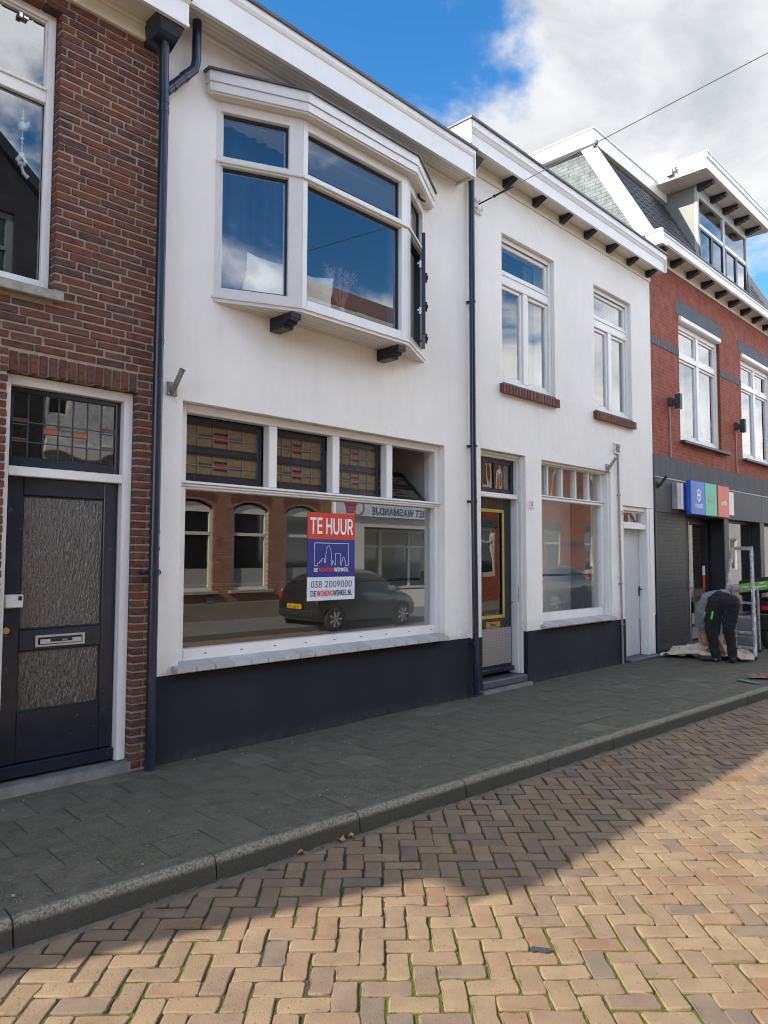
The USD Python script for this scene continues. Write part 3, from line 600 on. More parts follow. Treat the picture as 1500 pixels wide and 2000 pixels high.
# ornament hanging behind the upper window
OR = thing("hanging_ornament", "pale string ornament with bird and flower hanging inside the upper brick house window", "ornament", (1.895, .22, 4.85))
M["orn"] = mat("ornament_white", (0.75, 0.8, 0.82), rough=0.4)
m = MB().tube([(1.895, .22, 4.86), (1.895, .22, 4.40)], .003, 6)
for zz, r in ((4.77, .012), (4.71, .034), (4.62, .012), (4.59, .010), (4.50, .018)):
    s = trimesh.creation.icosphere(2, r); s.apply_translation((1.895, .22, zz)); m.mesh(s)
for k in range(6):
    s = trimesh.creation.icosphere(1, .017); s.apply_translation((1.895 + .026 * math.cos(k * 1.047), .22, 4.455 + .026 * math.sin(k * 1.047))); m.mesh(s)
m.tube([(1.915, .22, 4.72), (1.935, .22, 4.75), (1.940, .22, 4.775)], [.018, .012, .004], 8).tube([(1.895, .22, 4.42), (1.910, .22, 4.37), (1.945, .22, 4.345)], [.008, .012, .016], 8)
obj("ornament_string", m, M["orn"], OR, smooth=True)

# ------------------------------------------------------------------ downpipe between the brick house and the white house
def pipe_ring(m, x, y, z, r=.043, h=.03): return m.tube([(x, y, z - h / 2), (x, y, z + h / 2)], r, 18)
P1 = thing("downpipe", "navy downpipe with branch between brick house and white bay window house", "downpipe", (2.845, -.075, 0))
px1, py1, pr = 2.845, -.078, .038
obj("pipe", MB().tube([(px1 - .02, -.10, 5.72), (px1 - .012, -.085, 5.55), (px1 - .005, py1, 5.40), (px1, py1, 5.25), (px1, py1, 0.0)], pr, 22), M["pipe_navy"], P1, smooth=60)
m = MB()
for zz, h in ((5.20, .022), (5.14, .05), (3.27, .035), (1.79, .03), (1.66, .03)): obj("collar", pipe_ring(MB(), px1, py1, zz, .0415, h), M["pipe_navy"], P1, smooth=60)
obj("bracket", MB().tube([(px1, py1, 1.455), (px1, py1, 1.50)], .045, 18).tube([(px1 - .075, -.04, 1.478), (px1 + .075, -.04, 1.478)], .014, 10).box(px1 - .08, px1 - .05, -.045, .0, 1.462, 1.494, .004).box(px1 + .05, px1 + .08, -.045, .0, 1.462, 1.494, .004), M["pipe_navy"], P1, smooth=40)
obj("branch", MB().tube([(3.112, -.105, 6.01), (3.112, -.10, 5.66), (3.102, -.09, 5.595), (3.06, py1, 5.545), (2.86, py1, 5.295)], pr, 20), M["pipe_navy"], P1, smooth=60)
obj("collar", MB().tube([(3.045, py1, 5.527), (3.01, py1, 5.483)], .042, 18), M["pipe_navy"], P1, smooth=60)
obj("collar", MB().tube([(2.93, py1, 5.383), (2.91, py1, 5.358)], .042, 18), M["pipe_navy"], P1, smooth=60)
obj("hopper", MB().add([(2.69, -.25, 5.80), (2.93, -.25, 5.80), (2.93, .0, 5.80), (2.69, .0, 5.80), (2.74, -.20, 5.70), (2.90, -.20, 5.70), (2.90, -.002, 5.62), (2.705, -.002, 5.62)],
    [[0, 4, 1], [1, 4, 5], [1, 5, 2], [2, 5, 6], [3, 7, 0], [0, 7, 4], [4, 7, 5], [5, 7, 6], [2, 6, 3], [3, 6, 7]]), M["pipe_navy"], P1)

# ------------------------------------------------------------------ white house with the shop window and the bay
WH = thing("white_house", "white rendered house with bay window above a shop window and navy plinth", "house", (4.9, 0, 0))
x0, x1 = 2.856, 6.90
shop = (3.112, 6.437, .70, 2.862); bayhole = (3.45, 6.02, 3.83, 5.46)
pg = sbox(x0, .672, x1, 6.10).difference(sbox(shop[0], shop[2], shop[1], shop[3])).difference(sbox(bayhole[0], bayhole[2], bayhole[1], bayhole[3]))
obj("wall", MB().poly(pg, 0, .30), M["render_white"], WH)
obj("plinth", MB().box(x0, x1, -.012, .30, -.06, .670, .004), M["plinth_navy"], WH)
obj("soffit", MB().poly(Polygon([(-.255, 6.002), (.02, 6.002), (.02, 6.03), (-.255, 6.03)]), 2.9, 6.64, "yz"), M["soffit"], WH)
g = MB()
for yy in (-.05, -.10, -.15, -.20): g.box(2.91, 6.63, yy - .002, yy + .002, 6.0, 6.003)
obj("soffit_groove", g, M["groove_shade"], WH)  # thin strips painting the shade between the soffit boards
obj("cover_strip", MB().box(2.9, 6.64, -.028, .0, 5.972, 6.0, .004), M["paint_white"], WH)
obj("fascia", profile([(-.245, 5.972), (-.285, 5.972), (-.285, 5.995), (-.272, 6.005), (-.272, 6.20), (-.282, 6.21), (-.295, 6.235), (-.295, 6.292), (-.245, 6.292)], 2.89, 6.655), M["paint_white"], WH)
obj("fascia_end", MB().box(6.657, 6.675, -.285, .0, 5.972, 6.292, .003), M["paint_white"], WH)
obj("gutter_trim", MB().box(2.88, 6.685, -.312, .1, 6.285, 6.318, .003), M["lead"], WH)
obj("roof", MB().poly(Polygon([(-.25, 6.29), (3.5, 7.3), (8, 6.29), (8, 6.1), (.0, 6.1)]), 2.87, 6.88, "yz"), M["lead"], WH)
obj("back_wall", MB().box(x0 + .01, x1 - .01, 7.7, 8, -.05, 6.09).box(x0 + .01, x0 + .2, .31, 7.69, -.05, 6.09).box(x1 - .2, x1 - .01, .31, 7.69, -.05, 6.09), M["room_white"], WH)
# shop window
S = obj("shop_window", frame(3.114, 6.436, .742, 2.860, .08, .18, wl=.088, wr=.074, wt=.072, wb=.108, vb=[(4.090, .094, 2.222, 2.788), (4.862, .094, 2.222, 2.788), (5.624, .094, 2.222, 2.788)], hb=[(2.188, .068)], b=.006), M["paint_white"], WH)
obj("transom_moulding", MB().box(3.116, 6.43, .055, .079, 2.198, 2.220, .004).box(3.116, 6.43, .068, .079, 2.176, 2.196, .003), M["paint_white"], S)
obj("pane", pane(3.204, 6.36, .852, 2.152, .150), M["glass"], S)
m = MB()
for k in range(9): m.box(3.40 + k * .36, 3.425 + k * .36, .0785, .081, .800, .807)
obj("drain_slot", m, M["black"], S)
for k in range(19):                                            # sill tiles
    a = 3.058 + k * .1772; b = min(a + .1735, 6.418)
    if b - a < .03: continue
    t = MB().box(a, b, -.083, .082, -.018, .018, .004).moved(lambda v: np.stack([v[:, 0], v[:, 1], .706 + v[:, 2] + (v[:, 1] + .083) * .22], 1))
    obj("sill_tile", t, M["sill_tile"][int(rng.integers(3))], WH)
# leaded sashes behind the upper lights; the last one stands open inwards
M["stained_amber"] = usdkit.material(stage, L + "stained_amber", {"g": ("geometry", {}), "n": ("noise_texture", {"scale": 40.0, "detail": 4.0}), "r": ("rgb_ramp", {"ramp": [(.3, (0.135, 0.092, 0.036)), (.7, (0.195, 0.138, 0.058))]}), "p": ("principled_bsdf", {"roughness": 0.25}), "b": ("bump", {"strength": .3, "distance": .003})},
    [("g.position", "n.vector"), ("n.fac", "r.fac"), ("r.color", "p.base_color"), ("n.fac", "b.height"), ("b.normal", "p.normal")], surface="p.BSDF")
M["stained_red"] = mat("stained_dark_red", (0.22, 0.045, 0.03), rough=.15); M["stained_black"] = mat("stained_black", (0.012, 0.012, 0.016), rough=.1); M["stained_green"] = mat("stained_green", (0.05, 0.085, 0.07), rough=.15); M["stained_blue"] = mat("stained_blue", (0.03, 0.05, 0.09), rough=.15)
M["came"] = mat("lead_came", (0.21, 0.215, 0.225), rough=.4, metal=.5)
def leaded_sash(name, a, b, z0, z1, y, tilt, hinge_y=None):
    def tf(v):
        if not tilt: return v
        d = v - np.array([0, y, z0]); c, s = math.cos(tilt), math.sin(tilt)
        return np.stack([v[:, 0], y + d[:, 1] * c + d[:, 2] * s, z0 + d[:, 2] * c - d[:, 1] * s], 1)
    w = b - a; zm = (z0 + z1) / 2 - .005
    P = obj(name, frame(a, b, z0, z1, y, y + .04, wl=.018, wr=.05, wt=.055, wb=.062, hb=[(zm, .05)]).moved(tf), M["navy_gloss"], WH)
    for q0, q1 in ((z0 + .062, zm - .025), (zm + .025, z1 - .055)):
        ga, gb = a + .018, b - .05; n = 5; cwid = (gb - ga) / n; am, ca = MB(), MB()
        am.box(ga, gb, y + .018, y + .024, q0, q1)
        hz = (q1 - q0); mid = (q0 + q1) / 2
        for k in range(0, n + 1): ca.box(ga + k * cwid - .0035, ga + k * cwid + .0035, y + .010, y + .0175, q0, q1)
        for zz in (mid - hz * .03,): ca.box(ga, gb, y + .0105, y + .0172, zz - .0025, zz + .0025)
        obj("amber_glass", am.moved(tf), M["stained_amber"], P)
        st = hz / 9
        cols = [(2, mid + 1.6 * st, .8 * st, "stained_black"), (2, mid + .5 * st, 1.0 * st, "stained_red"), (2, mid - .6 * st, 1.0 * st, "stained_red"), (2, mid - 1.5 * st, .7 * st, "stained_black"),
                (1, mid + .55 * st, .6 * st, "stained_blue"), (1, mid - .4 * st, .7 * st, "stained_green"), (3, mid + .3 * st, .7 * st, "stained_green"), (3, mid - .6 * st, .6 * st, "stained_blue")]
        for c, zc, hh, mm in cols:
            obj("coloured_glass", MB().box(ga + c * cwid + .005, ga + (c + 1) * cwid - .005, y + .012, y + .0165, zc - hh / 2, zc + hh / 2).moved(tf), M[mm], P)
        bar = MB(); bar.box(ga, gb, y + .0085, y + .020, q1 - hz * .075, q1).box(ga, gb, y + .0085, y + .020, q0, q0 + hz * .075)
        obj("dark_border", bar.moved(tf), M["navy_gloss"], P); obj("lead_came", ca.moved(tf), M["came"], P)
for a, b in ((3.204, 4.039), (4.142, 4.811), (4.914, 5.573)): leaded_sash("leaded_sash", a, b, 2.226, 2.784, .185, 0)
leaded_sash("leaded_sash", 5.68, 6.352, 2.226, 2.76, .185, .82)
# the empty shop behind
obj("shop_floor", MB().box(2.95, 6.70, .31, 6.2, .55, .60), M["room_floor"], WH)
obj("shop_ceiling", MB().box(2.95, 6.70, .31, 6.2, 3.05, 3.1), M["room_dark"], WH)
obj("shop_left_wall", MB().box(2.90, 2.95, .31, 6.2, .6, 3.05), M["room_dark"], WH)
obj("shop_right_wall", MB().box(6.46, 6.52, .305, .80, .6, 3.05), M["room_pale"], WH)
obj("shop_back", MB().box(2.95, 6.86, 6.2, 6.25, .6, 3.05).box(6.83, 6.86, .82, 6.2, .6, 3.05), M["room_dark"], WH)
obj("shop_column", MB().box(3.20, 3.42, 1.7, 1.95, .6, 3.05), M["room_pale"], WH)
obj("window_rail", MB().tube([(3.3, .34, 1.352), (6.455, .34, 1.352)], .016, 10).box(6.43, 6.46, .325, .355, 1.27, 1.44), M["black"], WH)
# the bay
BPL = np.array([(3.375, 0.0), (4.068, -.325), (5.462, -.325), (6.085, 0.0)])
def face(i):
    a, b = BPL[i], BPL[i + 1]; t = (b - a) / np.linalg.norm(b - a); n = np.array([-t[1], t[0]])
    return np.linalg.norm(b - a), lambda v: np.stack([a[0] + v[:, 0] * t[0] + v[:, 1] * n[0], a[1] + v[:, 0] * t[1] + v[:, 1] * n[1], v[:, 2]], 1)
def off(d, extra=0.0):
    """The bay's plan set out by d all round, closed at the wall."""
    out = []
    p = Polygon([(BPL[0][0], .6)] + [tuple(q) for q in BPL] + [(BPL[3][0], .6)]).buffer(d, join_style="mitre", mitre_limit=8)
    return p.intersection(sbox(0, -3, 20, -.001 + extra))
BAY = part("bay_window", WH)
lens = [face(i)[0] for i in range(3)]
ZB, ZT = 3.80, 5.50
openings = [(.045, lens[0] - .125), (.060, lens[1] - .097), (.10, lens[2] - .06)]
fr = MB()
for i in range(3):
    ln, tf = face(i); a, b = openings[i]; m = MB()
    m.box(.002, a, 0, .11, ZB, ZT, .004).box(b, ln - .002, 0, .11, ZB, ZT, .004)
    m.box(a, b, .001, .11, ZB, 3.872, .004).box(a, b, .001, .11, 5.415, ZT, .004).box(a, b, .001, .11, 4.94, 5.018, .003)
    m.box(.0 if i else .002, ln, -.022, .0, 4.955, 4.985, .006)
    fr.v += [tf(v) for v in m.v]; fr.f += [f + fr.n for f in m.f]; fr.n += m.n
obj("bay_frame", fr, M["paint_white"], BAY)
for i in range(3):
    ln, tf = face(i); a, b = openings[i]
    for z0, z1, op in ((3.874, 4.938, i == 2), (5.02, 5.413, False)):
        if op: continue
        obj("alu_sash", frame(a + .001, b - .001, z0, z1, .045, .095, w=.021, b=.003).moved(tf), M["navy_alu"], BAY)
        obj("spacer", frame(a + .022, b - .022, z0 + .021, z1 - .021, .071, .085, w=.010, b=0).moved(tf), M["alu"], BAY)
        obj("pane", pane(a + .020, b - .020, z0 + .020, z1 - .020, .062).moved(tf), M["glass_sky"], BAY)
ln, tf = face(2); a, b = openings[2]
obj("casement_rebate", frame(a + .001, b - .001, 3.874, 4.938, .03, .10, w=.02, b=.003).moved(tf), M["navy_alu"], BAY)
hp = np.array([6.005, -.060]); dv_ = np.array([-.752, -.659]); nv_ = np.array([-dv_[1], dv_[0]])
def casement(v): return np.stack([hp[0] + v[:, 0] * dv_[0] + v[:, 1] * nv_[0], hp[1] + v[:, 0] * dv_[1] + v[:, 1] * nv_[1], v[:, 2]], 1)
CS = obj("casement_sash", frame(0.0, .52, 3.87, 4.945, -.018, .018, w=.05, b=.004).moved(casement), M["navy_alu"], BAY)
obj("pane", pane(.048, .472, 3.918, 4.897, -.003).moved(casement), M["glass_sky"], CS)
for zz in (4.62, 4.13): obj("latch", MB().box(.47, .50, -.046, -.019, zz - .04, zz + .04, .004).box(.45, .52, -.066, -.046, zz - .012, zz + .012, .004).moved(casement), M["steel"], CS)
for zz in (4.62, 4.30, 3.95): obj("hinge", MB().box(.10, .135, .019, .040, zz - .05, zz + .05, .003).box(.085, .15, .0385, .050, zz - .012, zz + .012, .003).moved(casement), M["black"], CS)
obj("window_stay", MB().tube([(5.62, -.10, 3.90), (5.74, -.16, 3.905), (5.86, -.17, 3.90)], .008, 8), M["black"], CS)
obj("bay_apron", MB().poly(off(.018), 3.775, 3.799, "xy").poly(off(.004), 3.745, 3.775, "xy"), M["paint_white"], BAY)
obj("bay_base", MB().poly(off(-.02), 3.735, 3.745, "xy").poly(off(-.04), 3.745, 3.79, "xy"), M["soffit"], BAY)
g = MB()
for yy in (-.07, -.14, -.21): g.box(3.5 + -yy * 1.2, 5.95 + yy * 1.2, yy - .0025, yy + .0025, 3.7335, 3.7352)
obj("base_groove", g, M["groove_shade"], BAY)  # shade of the board grooves drawn as darker strips
obj("bay_soffit", MB().poly(off(.085), 5.501, 5.52, "xy"), M["soffit"], BAY)
obj("bay_cornice", MB().poly(off(.100), 5.52, 5.592, "xy").poly(off(.092), 5.592, 5.598, "xy").poly(off(.112), 5.598, 5.685, "xy"), M["paint_white"], BAY)
obj("lead_flashing", MB().poly(off(.133), 5.686, 5.703, "xy").poly(off(.05), 5.703, 5.72, "xy"), M["lead"], BAY)
for bx in (4.02, 5.39):                                        # stepped consoles under the bay
    pr_ = Polygon([(0, 3.615), (-.185, 3.615), (-.20, 3.625), (-.20, 3.645), (-.235, 3.65), (-.255, 3.665), (-.255, 3.675), (-.30, 3.68), (-.305, 3.69), (-.305, 3.734), (0, 3.734)])
    obj("bay_console", MB().poly(pr_, bx - .05, bx + .06, "yz"), M["navy_alu"], BAY)
obj("overflow_hook", MB().tube([(5.80, -.17, 5.515), (5.80, -.17, 5.47), (5.83, -.18, 5.445), (5.88, -.19, 5.44)], .013, 10), M["black"], BAY)
# room behind the bay with its window seat
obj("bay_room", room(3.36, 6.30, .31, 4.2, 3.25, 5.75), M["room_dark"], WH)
obj("window_seat", MB().box(3.46, 6.0, .005, .56, 3.805, 3.83).box(3.85, 5.6, -.20, .0, 3.805, 3.83), M["room_white"], WH)
def drape(x0, x1, y, z0, z1, amp, folds):
    nx, nz = int(folds * 8), 6; v, f = [], []
    for k in range(nz):
        for i in range(nx + 1):
            u = i / nx; a = amp * (0.6 + .4 * math.sin(u * 17.0)) * (0.7 + 0.3 * k / nz)
            v.append((x0 + (x1 - x0) * u, y + a * math.sin(u * folds * 2 * math.pi) + .3 * a * math.sin(u * folds * 5.1), z0 + (z1 - z0) * k / (nz - 1)))
    for k in range(nz - 1):
        for i in range(nx):
            p = k * (nx + 1) + i; f += [[p, p + 1, p + nx + 2], [p, p + nx + 2, p + nx + 1]]
    v = np.array(v); n = len(v); back = v + np.array([0, .004, 0]); f = np.array(f)
    return MB().add(np.vstack([v, back]), np.vstack([f, f[:, ::-1] + n]))
M["curtain_sky_tint"] = mat("curtain_sky_tint", (0.035, 0.075, 0.21), (0.03, 0.06, 0.17), 10, rough=0.9)  # blue sky reflection of the pane put into the curtain colour
M["curtain_white"] = mat("curtain_white", (0.30, 0.30, 0.295), (0.25, 0.25, 0.245), 8, rough=0.9)
obj("curtain", drape(3.46, 4.55, .20, 3.83, 5.5, .03, 9), M["curtain_sky_tint"], WH, smooth=True)
obj("curtain", drape(5.75, 6.0, .24, 3.83, 5.5, .025, 3), M["curtain_sky_tint"], WH, smooth=True)
def cushion(w, h, t, seed):
    n = 14; v, f = [], []
    for s in (1, -1):
        for i in range(n + 1):
            for j in range(n + 1):
                a, b = 2 * i / n - 1, 2 * j / n - 1
                puff = (max(0, 1 - a ** 4) * max(0, 1 - b ** 4)) ** .5
                pin = 1 - .10 * (1 - abs(a)) * abs(b) ** 3 - .0; pin2 = 1 - .10 * (1 - abs(b)) * abs(a) ** 3
                v.append((a * w / 2 * pin2, s * (t / 2 * puff + .004), b * h / 2 * pin))
    v = np.array(v); v[:, 1] += .012 * (meshkit.fbm(v * 14 + seed, 3) - .5); v[:, [0, 2]] += .010 * (meshkit.noise(v * 40 + seed + 5)[:, None] - .5)
    m = n + 1
    for s in (0, 1):
        for i in range(n):
            for j in range(n):
                p = s * m * m + i * m + j; q = [[p, p + m, p + m + 1], [p, p + m + 1, p + 1]]
                f += q if s == 0 else [x[::-1] for x in q]
    rim = [i * m for i in range(m)] + [n * m + j for j in range(1, m)] + [i * m + n for i in range(n - 1, -1, -1)] + [j for j in range(n - 1, 0, -1)]
    for k in range(len(rim)):
        a, b = rim[k], rim[(k + 1) % len(rim)]; f += [[a, b, b + m * m], [a, b + m * m, a + m * m]]
    tm = trimesh.Trimesh(v, f, process=False); trimesh.repair.fix_normals(tm); return tm
M["cushion"] = mat("cushion_fabric", (0.86, 0.84, 0.79), (0.78, 0.76, 0.71), 20, rough=.95, bump=.3, bscale=200)
def place(tm, loc, rz=0, rx=0, ry=0):
    tm = tm.copy(); R = trimesh.transformations.euler_matrix(rx, ry, rz); tm.apply_transform(R); tm.apply_translation(loc); return tm
obj("cushion", MB().mesh(place(cushion(.44, .42, .15, 1), (3.92, -.015, 4.045), rz=-.30, rx=.22, ry=.10)), M["cushion"], None, True, "ruffled white cushion behind the narrow left pane of the bay window", "cushion", None)
obj("cushion", MB().mesh(place(cushion(.42, .40, .15, 2), (4.42, -.06, 4.035), rz=-.15, rx=.25, ry=-.08)), M["cushion"], None, True, "pale cushion behind the large front pane of the bay window", "cushion", None)
obj("seat_throw", MB().mesh(place(cushion(.56, .30, .09, 3), (3.98, -.03, 3.852), rz=-.38, rx=1.5)), M["cushion"], None, True, "white throw lying on the bay window seat under the cushion", "throw")
DP = thing("dried_bouquet", "dried pinkish reed bouquet in a glass vase inside the bay window", "bouquet", (4.78, -.06, 3.83))
M["reed"] = mat("reed", (0.45, 0.22, 0.19), (0.33, 0.17, 0.13), 40, rough=.9); M["vase"] = mat("vase", (0.30, 0.31, 0.31), rough=.15)
obj("vase", MB().tube([(4.78, -.06, 3.831), (4.78, -.06, 3.85), (4.78, -.06, 3.93), (4.78, -.06, 4.02)], [.04, .05, .045, .03], 16), M["vase"], DP, smooth=50)
m = MB()
for k in range(34):
    a, r, h = rng.uniform(0, 6.28), rng.uniform(.05, .19), rng.uniform(.25, .48)
    p0 = np.array([4.78, -.06, 3.95]); p2 = p0 + [r * math.cos(a), .55 * r * math.sin(a), h]; p1 = (p0 + p2) / 2 + [.02 * math.cos(a), .01, .03]
    m.tube([p0, p1, p2], [.0025, .002, .003], 5)
    for q in range(5):
        s = p2 + rng.normal(0, .012, 3) - [0, 0, .012 * q]; m.tube([s, s + rng.normal(0, .012, 3) + [0, 0, .012]], [.006, .002], 5)
obj("stems", m, M["reed"], DP)

# ------------------------------------------------------------------ TO LET poster
M["pred"] = mat("poster_red", (0.62, 0.06, 0.03), rough=.35); M["pblue"] = mat("poster_blue", (0.022, 0.035, 0.21), rough=.35); M["pwhite"] = mat("poster_white", (0.70, 0.74, 0.78), rough=.35)
M["ink_white"] = mat("ink_white", (0.85, 0.86, 0.86), rough=.4); M["ink_navy"] = mat("ink_navy", (0.02, 0.03, 0.12), rough=.4); M["ink_red"] = mat("ink_red", (0.66, 0.06, 0.03), rough=.4)
PO = thing("poster", "red, blue and white TE HUUR poster taped inside the shop window", "poster", (4.868, .145, 1.18))
yp = .1465
obj("red_panel", MB().box(4.556, 5.180, yp, yp + .002, 1.772, 2.031), M["pred"], PO)
obj("blue_panel", MB().box(4.556, 5.180, yp, yp + .002, 1.405, 1.772), M["pblue"], PO)
obj("white_panel", MB().box(4.556, 5.180, yp, yp + .002, 1.180, 1.405), M["pwhite"], PO)
obj("lettering", facade_text("TE HUUR", .150, 4.590, 1.827, yp - .0003, True, tx=.562), M["ink_white"], PO)
obj("lettering", facade_text("038", .062, 4.605, 1.305, yp - .0003, False, tx=.135), M["ink_navy"], PO); obj("lettering", facade_text("2009000", .062, 4.785, 1.305, yp - .0003, False, tx=.355), M["ink_navy"], PO)
obj("lettering", facade_text("DE", .052, 4.600, 1.222, yp - .0003, True, tx=.072), M["ink_navy"], PO)
obj("lettering", facade_text("WONING", .052, 4.678, 1.222, yp - .0003, True, tx=.210), M["ink_red"], PO)
obj("lettering", facade_text("WINKEL.NL", .052, 4.894, 1.222, yp - .0003, True, tx=.250), M["ink_navy"], PO)
obj("lettering", facade_text("DE", .034, 4.640, 1.458, yp - .0003, True, tx=.045), M["ink_white"], PO)
obj("lettering", facade_text("WONING", .036, 4.690, 1.458, yp - .0003, True, tx=.205), M["ink_red"], PO)
obj("lettering", facade_text("WINKEL", .036, 4.900, 1.458, yp - .0003, True, tx=.195), M["ink_white"], PO)
sk = [(.02, .04), (.02, .50), (.98, .50), (.98, .04), (.88, .04), (.88, .10), (.86, .18), (.83, .215), (.80, .18), (.78, .10), (.76, .04), (.74, .04), (.74, .285), (.60, .285), (.60, .04), (.585, .04), (.52, .15), (.50, .04), (.48, .04), (.48, .27), (.46, .38), (.40, .46), (.35, .38), (.33, .27), (.33, .10), (.29, .10), (.29, .175), (.22, .175), (.22, .13), (.17, .13), (.17, .09), (.11, .09), (.11, .03), (.02, .03)]
pts = [(4.635 + .47 * a, yp - .002, 1.500 + .47 * b) for a, b in sk]; m = MB()
for p, q in zip(pts, pts[1:]):
    lo, hi = np.minimum(p, q) - .0022, np.maximum(p, q) + .0022
    if abs(p[0] - q[0]) < 1e-6 or abs(p[2] - q[2]) < 1e-6: m.box(lo[0], hi[0], yp - .0018, yp - .0002, lo[2], hi[2])
    else: m.tube([p, q], .0022, 6)
obj("skyline_logo", m, M["ink_white"], PO)

# ------------------------------------------------------------------ second white house
WJ = thing("white_house", "plain white rendered house with bracketed eaves, navy door and small shop window", "house", (9.4, 0, 0))
xa, xb = 6.902, 11.895
hol = [(7.580, 8.836, 3.79, 5.713), (9.955, 11.175, 3.79, 5.695), (7.119, 8.083, -.1, 2.912), (8.460, 10.401, .70, 2.902), (10.80, 11.873, -.1, 2.415)]
wp = sbox(xa, .662, xb, 6.62); pp = sbox(xa, -.06, 10.86, .660)
for h in hol:
    wp = wp.difference(sbox(h[0], h[2], h[1], h[3])); pp = pp.difference(sbox(h[0], h[2], h[1], h[3]))
obj("wall", MB().poly(wp, 0, .34), M["render_white"], WJ)
obj("plinth", MB().poly(pp, -.012, .34), M["plinth_navy"], WJ)
obj("frieze_board", MB().box(6.92, 11.90, -.022, .0, 6.250, 6.385, .003), M["paint_cream"], WJ)
obj("soffit", MB().box(6.64, 11.94, -.215, .0, 6.388, 6.41), M["soffit"], WJ)
obj("fascia", profile([(-.21, 6.365), (-.245, 6.365), (-.245, 6.385), (-.235, 6.395), (-.235, 6.52), (-.245, 6.53), (-.262, 6.56), (-.275, 6.575), (-.275, 6.665), (-.21, 6.665)], 6.625, 11.965), M["paint_white"], WJ)
obj("fascia_return", MB().box(6.600, 6.624, -.27, 1.6, 6.37, 6.665, .003), M["paint_white"], WJ); obj("fascia_return", MB().box(11.966, 11.985, -.27, 1.2, 6.37, 6.665, .003), M["paint_white"], WJ)
obj("gutter_trim", MB().box(6.585, 12.0, -.295, 1.7, 6.659, 6.69, .003), M["lead"], WJ)
for k in range(7):
    bx = 7.577 + k * .687
    obj("eave_bracket", MB().poly(Polygon([(-.023, 6.288), (-.055, 6.288), (-.20, 6.365), (-.205, 6.387), (-.023, 6.387)]), bx, bx + .085, "yz"), M["navy_alu"], WJ)
obj("roof", MB().box(6.63, 11.88, .1, 8, 6.45, 6.66), M["lead"], WJ)
obj("back_wall", MB().box(xa + .01, xb - .02, 7.7, 8, -.05, 6.44).box(xa + .01, xa + .2, .35, 7.69, -.05, 6.44).box(xb - .2, xb - .02, .35, 7.69, -.05, 6.44), M["room_white"], WJ)
# upper windows, built once and copied as a part
for (a, b, zt) in ((7.582, 8.834, 5.711), (9.957, 11.173, 5.693)):
    mid = (a + b) / 2 - .005; F_ = frame(a, b, 3.795, zt, .055, .14, w=.062, wt=.07, wb=.07, vb=[(mid, .115, 3.865, 5.085)], hb=[(5.16, .15)], b=.007)
    W = obj("window", F_, M["paint_white"], WJ)
    obj("inner_sash", frame(a + .062, b - .062, 5.237, zt - .07, .080, .13, w=.052, b=.009), M["paint_white"], W)
    obj("inner_sash", frame(a + .062, mid - .058, 3.866, 5.084, .080, .13, w=.048, b=.009), M["paint_white"], W)
    obj("inner_sash", frame(mid + .058, b - .062, 3.866, 5.084, .080, .13, w=.048, b=.009), M["paint_white"], W)
    obj("pane", pane(a + .11, b - .11, 5.285, zt - .118, .105), M["glass_wavy"], W)
    obj("pane", pane(a + .108, mid - .104, 3.912, 5.038, .105), M["glass_wavy"], W); obj("pane", pane(mid + .104, b - .108, 3.912, 5.038, .105), M["glass_wavy"], W)
    obj("moulding", MB().box(a + .062, b - .062, .045, .0795, 5.20, 5.225, .005).box(a + .062, b - .062, .048, .0795, zt - .070, zt - .055, .004), M["paint_white"], W)
    obj("sill_flashing", MB().box(a, b, -.01, .055, 3.775, 3.795, .003), M["lead"], W)
    obj("room", room(a - .02, b + .02, .35, 2.6, 3.6, 5.8), M["room_dark"], W)
    obj("net_curtain", drape(b - .28, b - .06, .32, 3.82, zt - .05, .02, 3), M["curtain_white"], W, smooth=True)
    nb = int((b - a + .10) / .066)
    for k in range(nb):
        q = a - .06 + k * (b - a + .09) / nb
        t = MB().box(q, q + (b - a + .09) / nb - .009, -.062, .052, -.058, .058, .005).moved(lambda v: np.stack([v[:, 0], v[:, 1], 3.712 + v[:, 2] + (v[:, 1]) * .22], 1))
        obj("sill_brick", t, M["sill_brick"][int(rng.integers(3))], W)
    obj("sill_mortar", MB().box(a - .058, b + .025, -.052, .05, 3.665, 3.755), M["mortar"], W)
# shop window of the second house
S2 = obj("shop_window", frame(8.462, 10.399, .742, 2.900, .10, .20, wl=.085, wr=.125, wt=.045, wb=.118, hb=[(2.412, .062)], vb=[(q, .036, 2.443, 2.855) for q in (8.785, 9.165, 9.545, 9.925)], b=.006), M["paint_white"], WJ)
obj("transom_moulding", MB().box(8.465, 10.39, .075, .0995, 2.425, 2.443, .004).box(8.465, 10.39, .088, .0995, 2.385, 2.42, .004), M["paint_white"], S2)
obj("reveal_lining", MB().box(10.345, 10.400, .03, .0995, .72, 2.899, .008).box(8.461, 10.344, .05, .0995, 2.868, 2.901, .006), M["paint_white"], S2)
for q0, q1 in ((8.545, 8.768), (8.802, 9.148), (9.182, 9.528), (9.562, 9.908), (9.942, 10.276)): obj("pane", pane(q0, q1, 2.442, 2.857, .15), M["glass_old"], S2)
obj("pane", pane(8.545, 10.276, .858, 2.383, .15), M["glass_wavy"], S2)
for k in range(12):
    a = 8.41 + k * .168
    t = MB().box(a, min(a + .1645, 10.43), -.075, .098, -.017, .017, .004).moved(lambda v: np.stack([v[:, 0], v[:, 1], .701 + v[:, 2] + (v[:, 1] + .075) * .18], 1)); obj("sill_tile", t, M["sill_tile"][int(rng.integers(3))], WJ)
obj("room", room(8.3, 10.75, .35, 3.4, .55, 3.0, right=False), M["room_dark"], WJ)
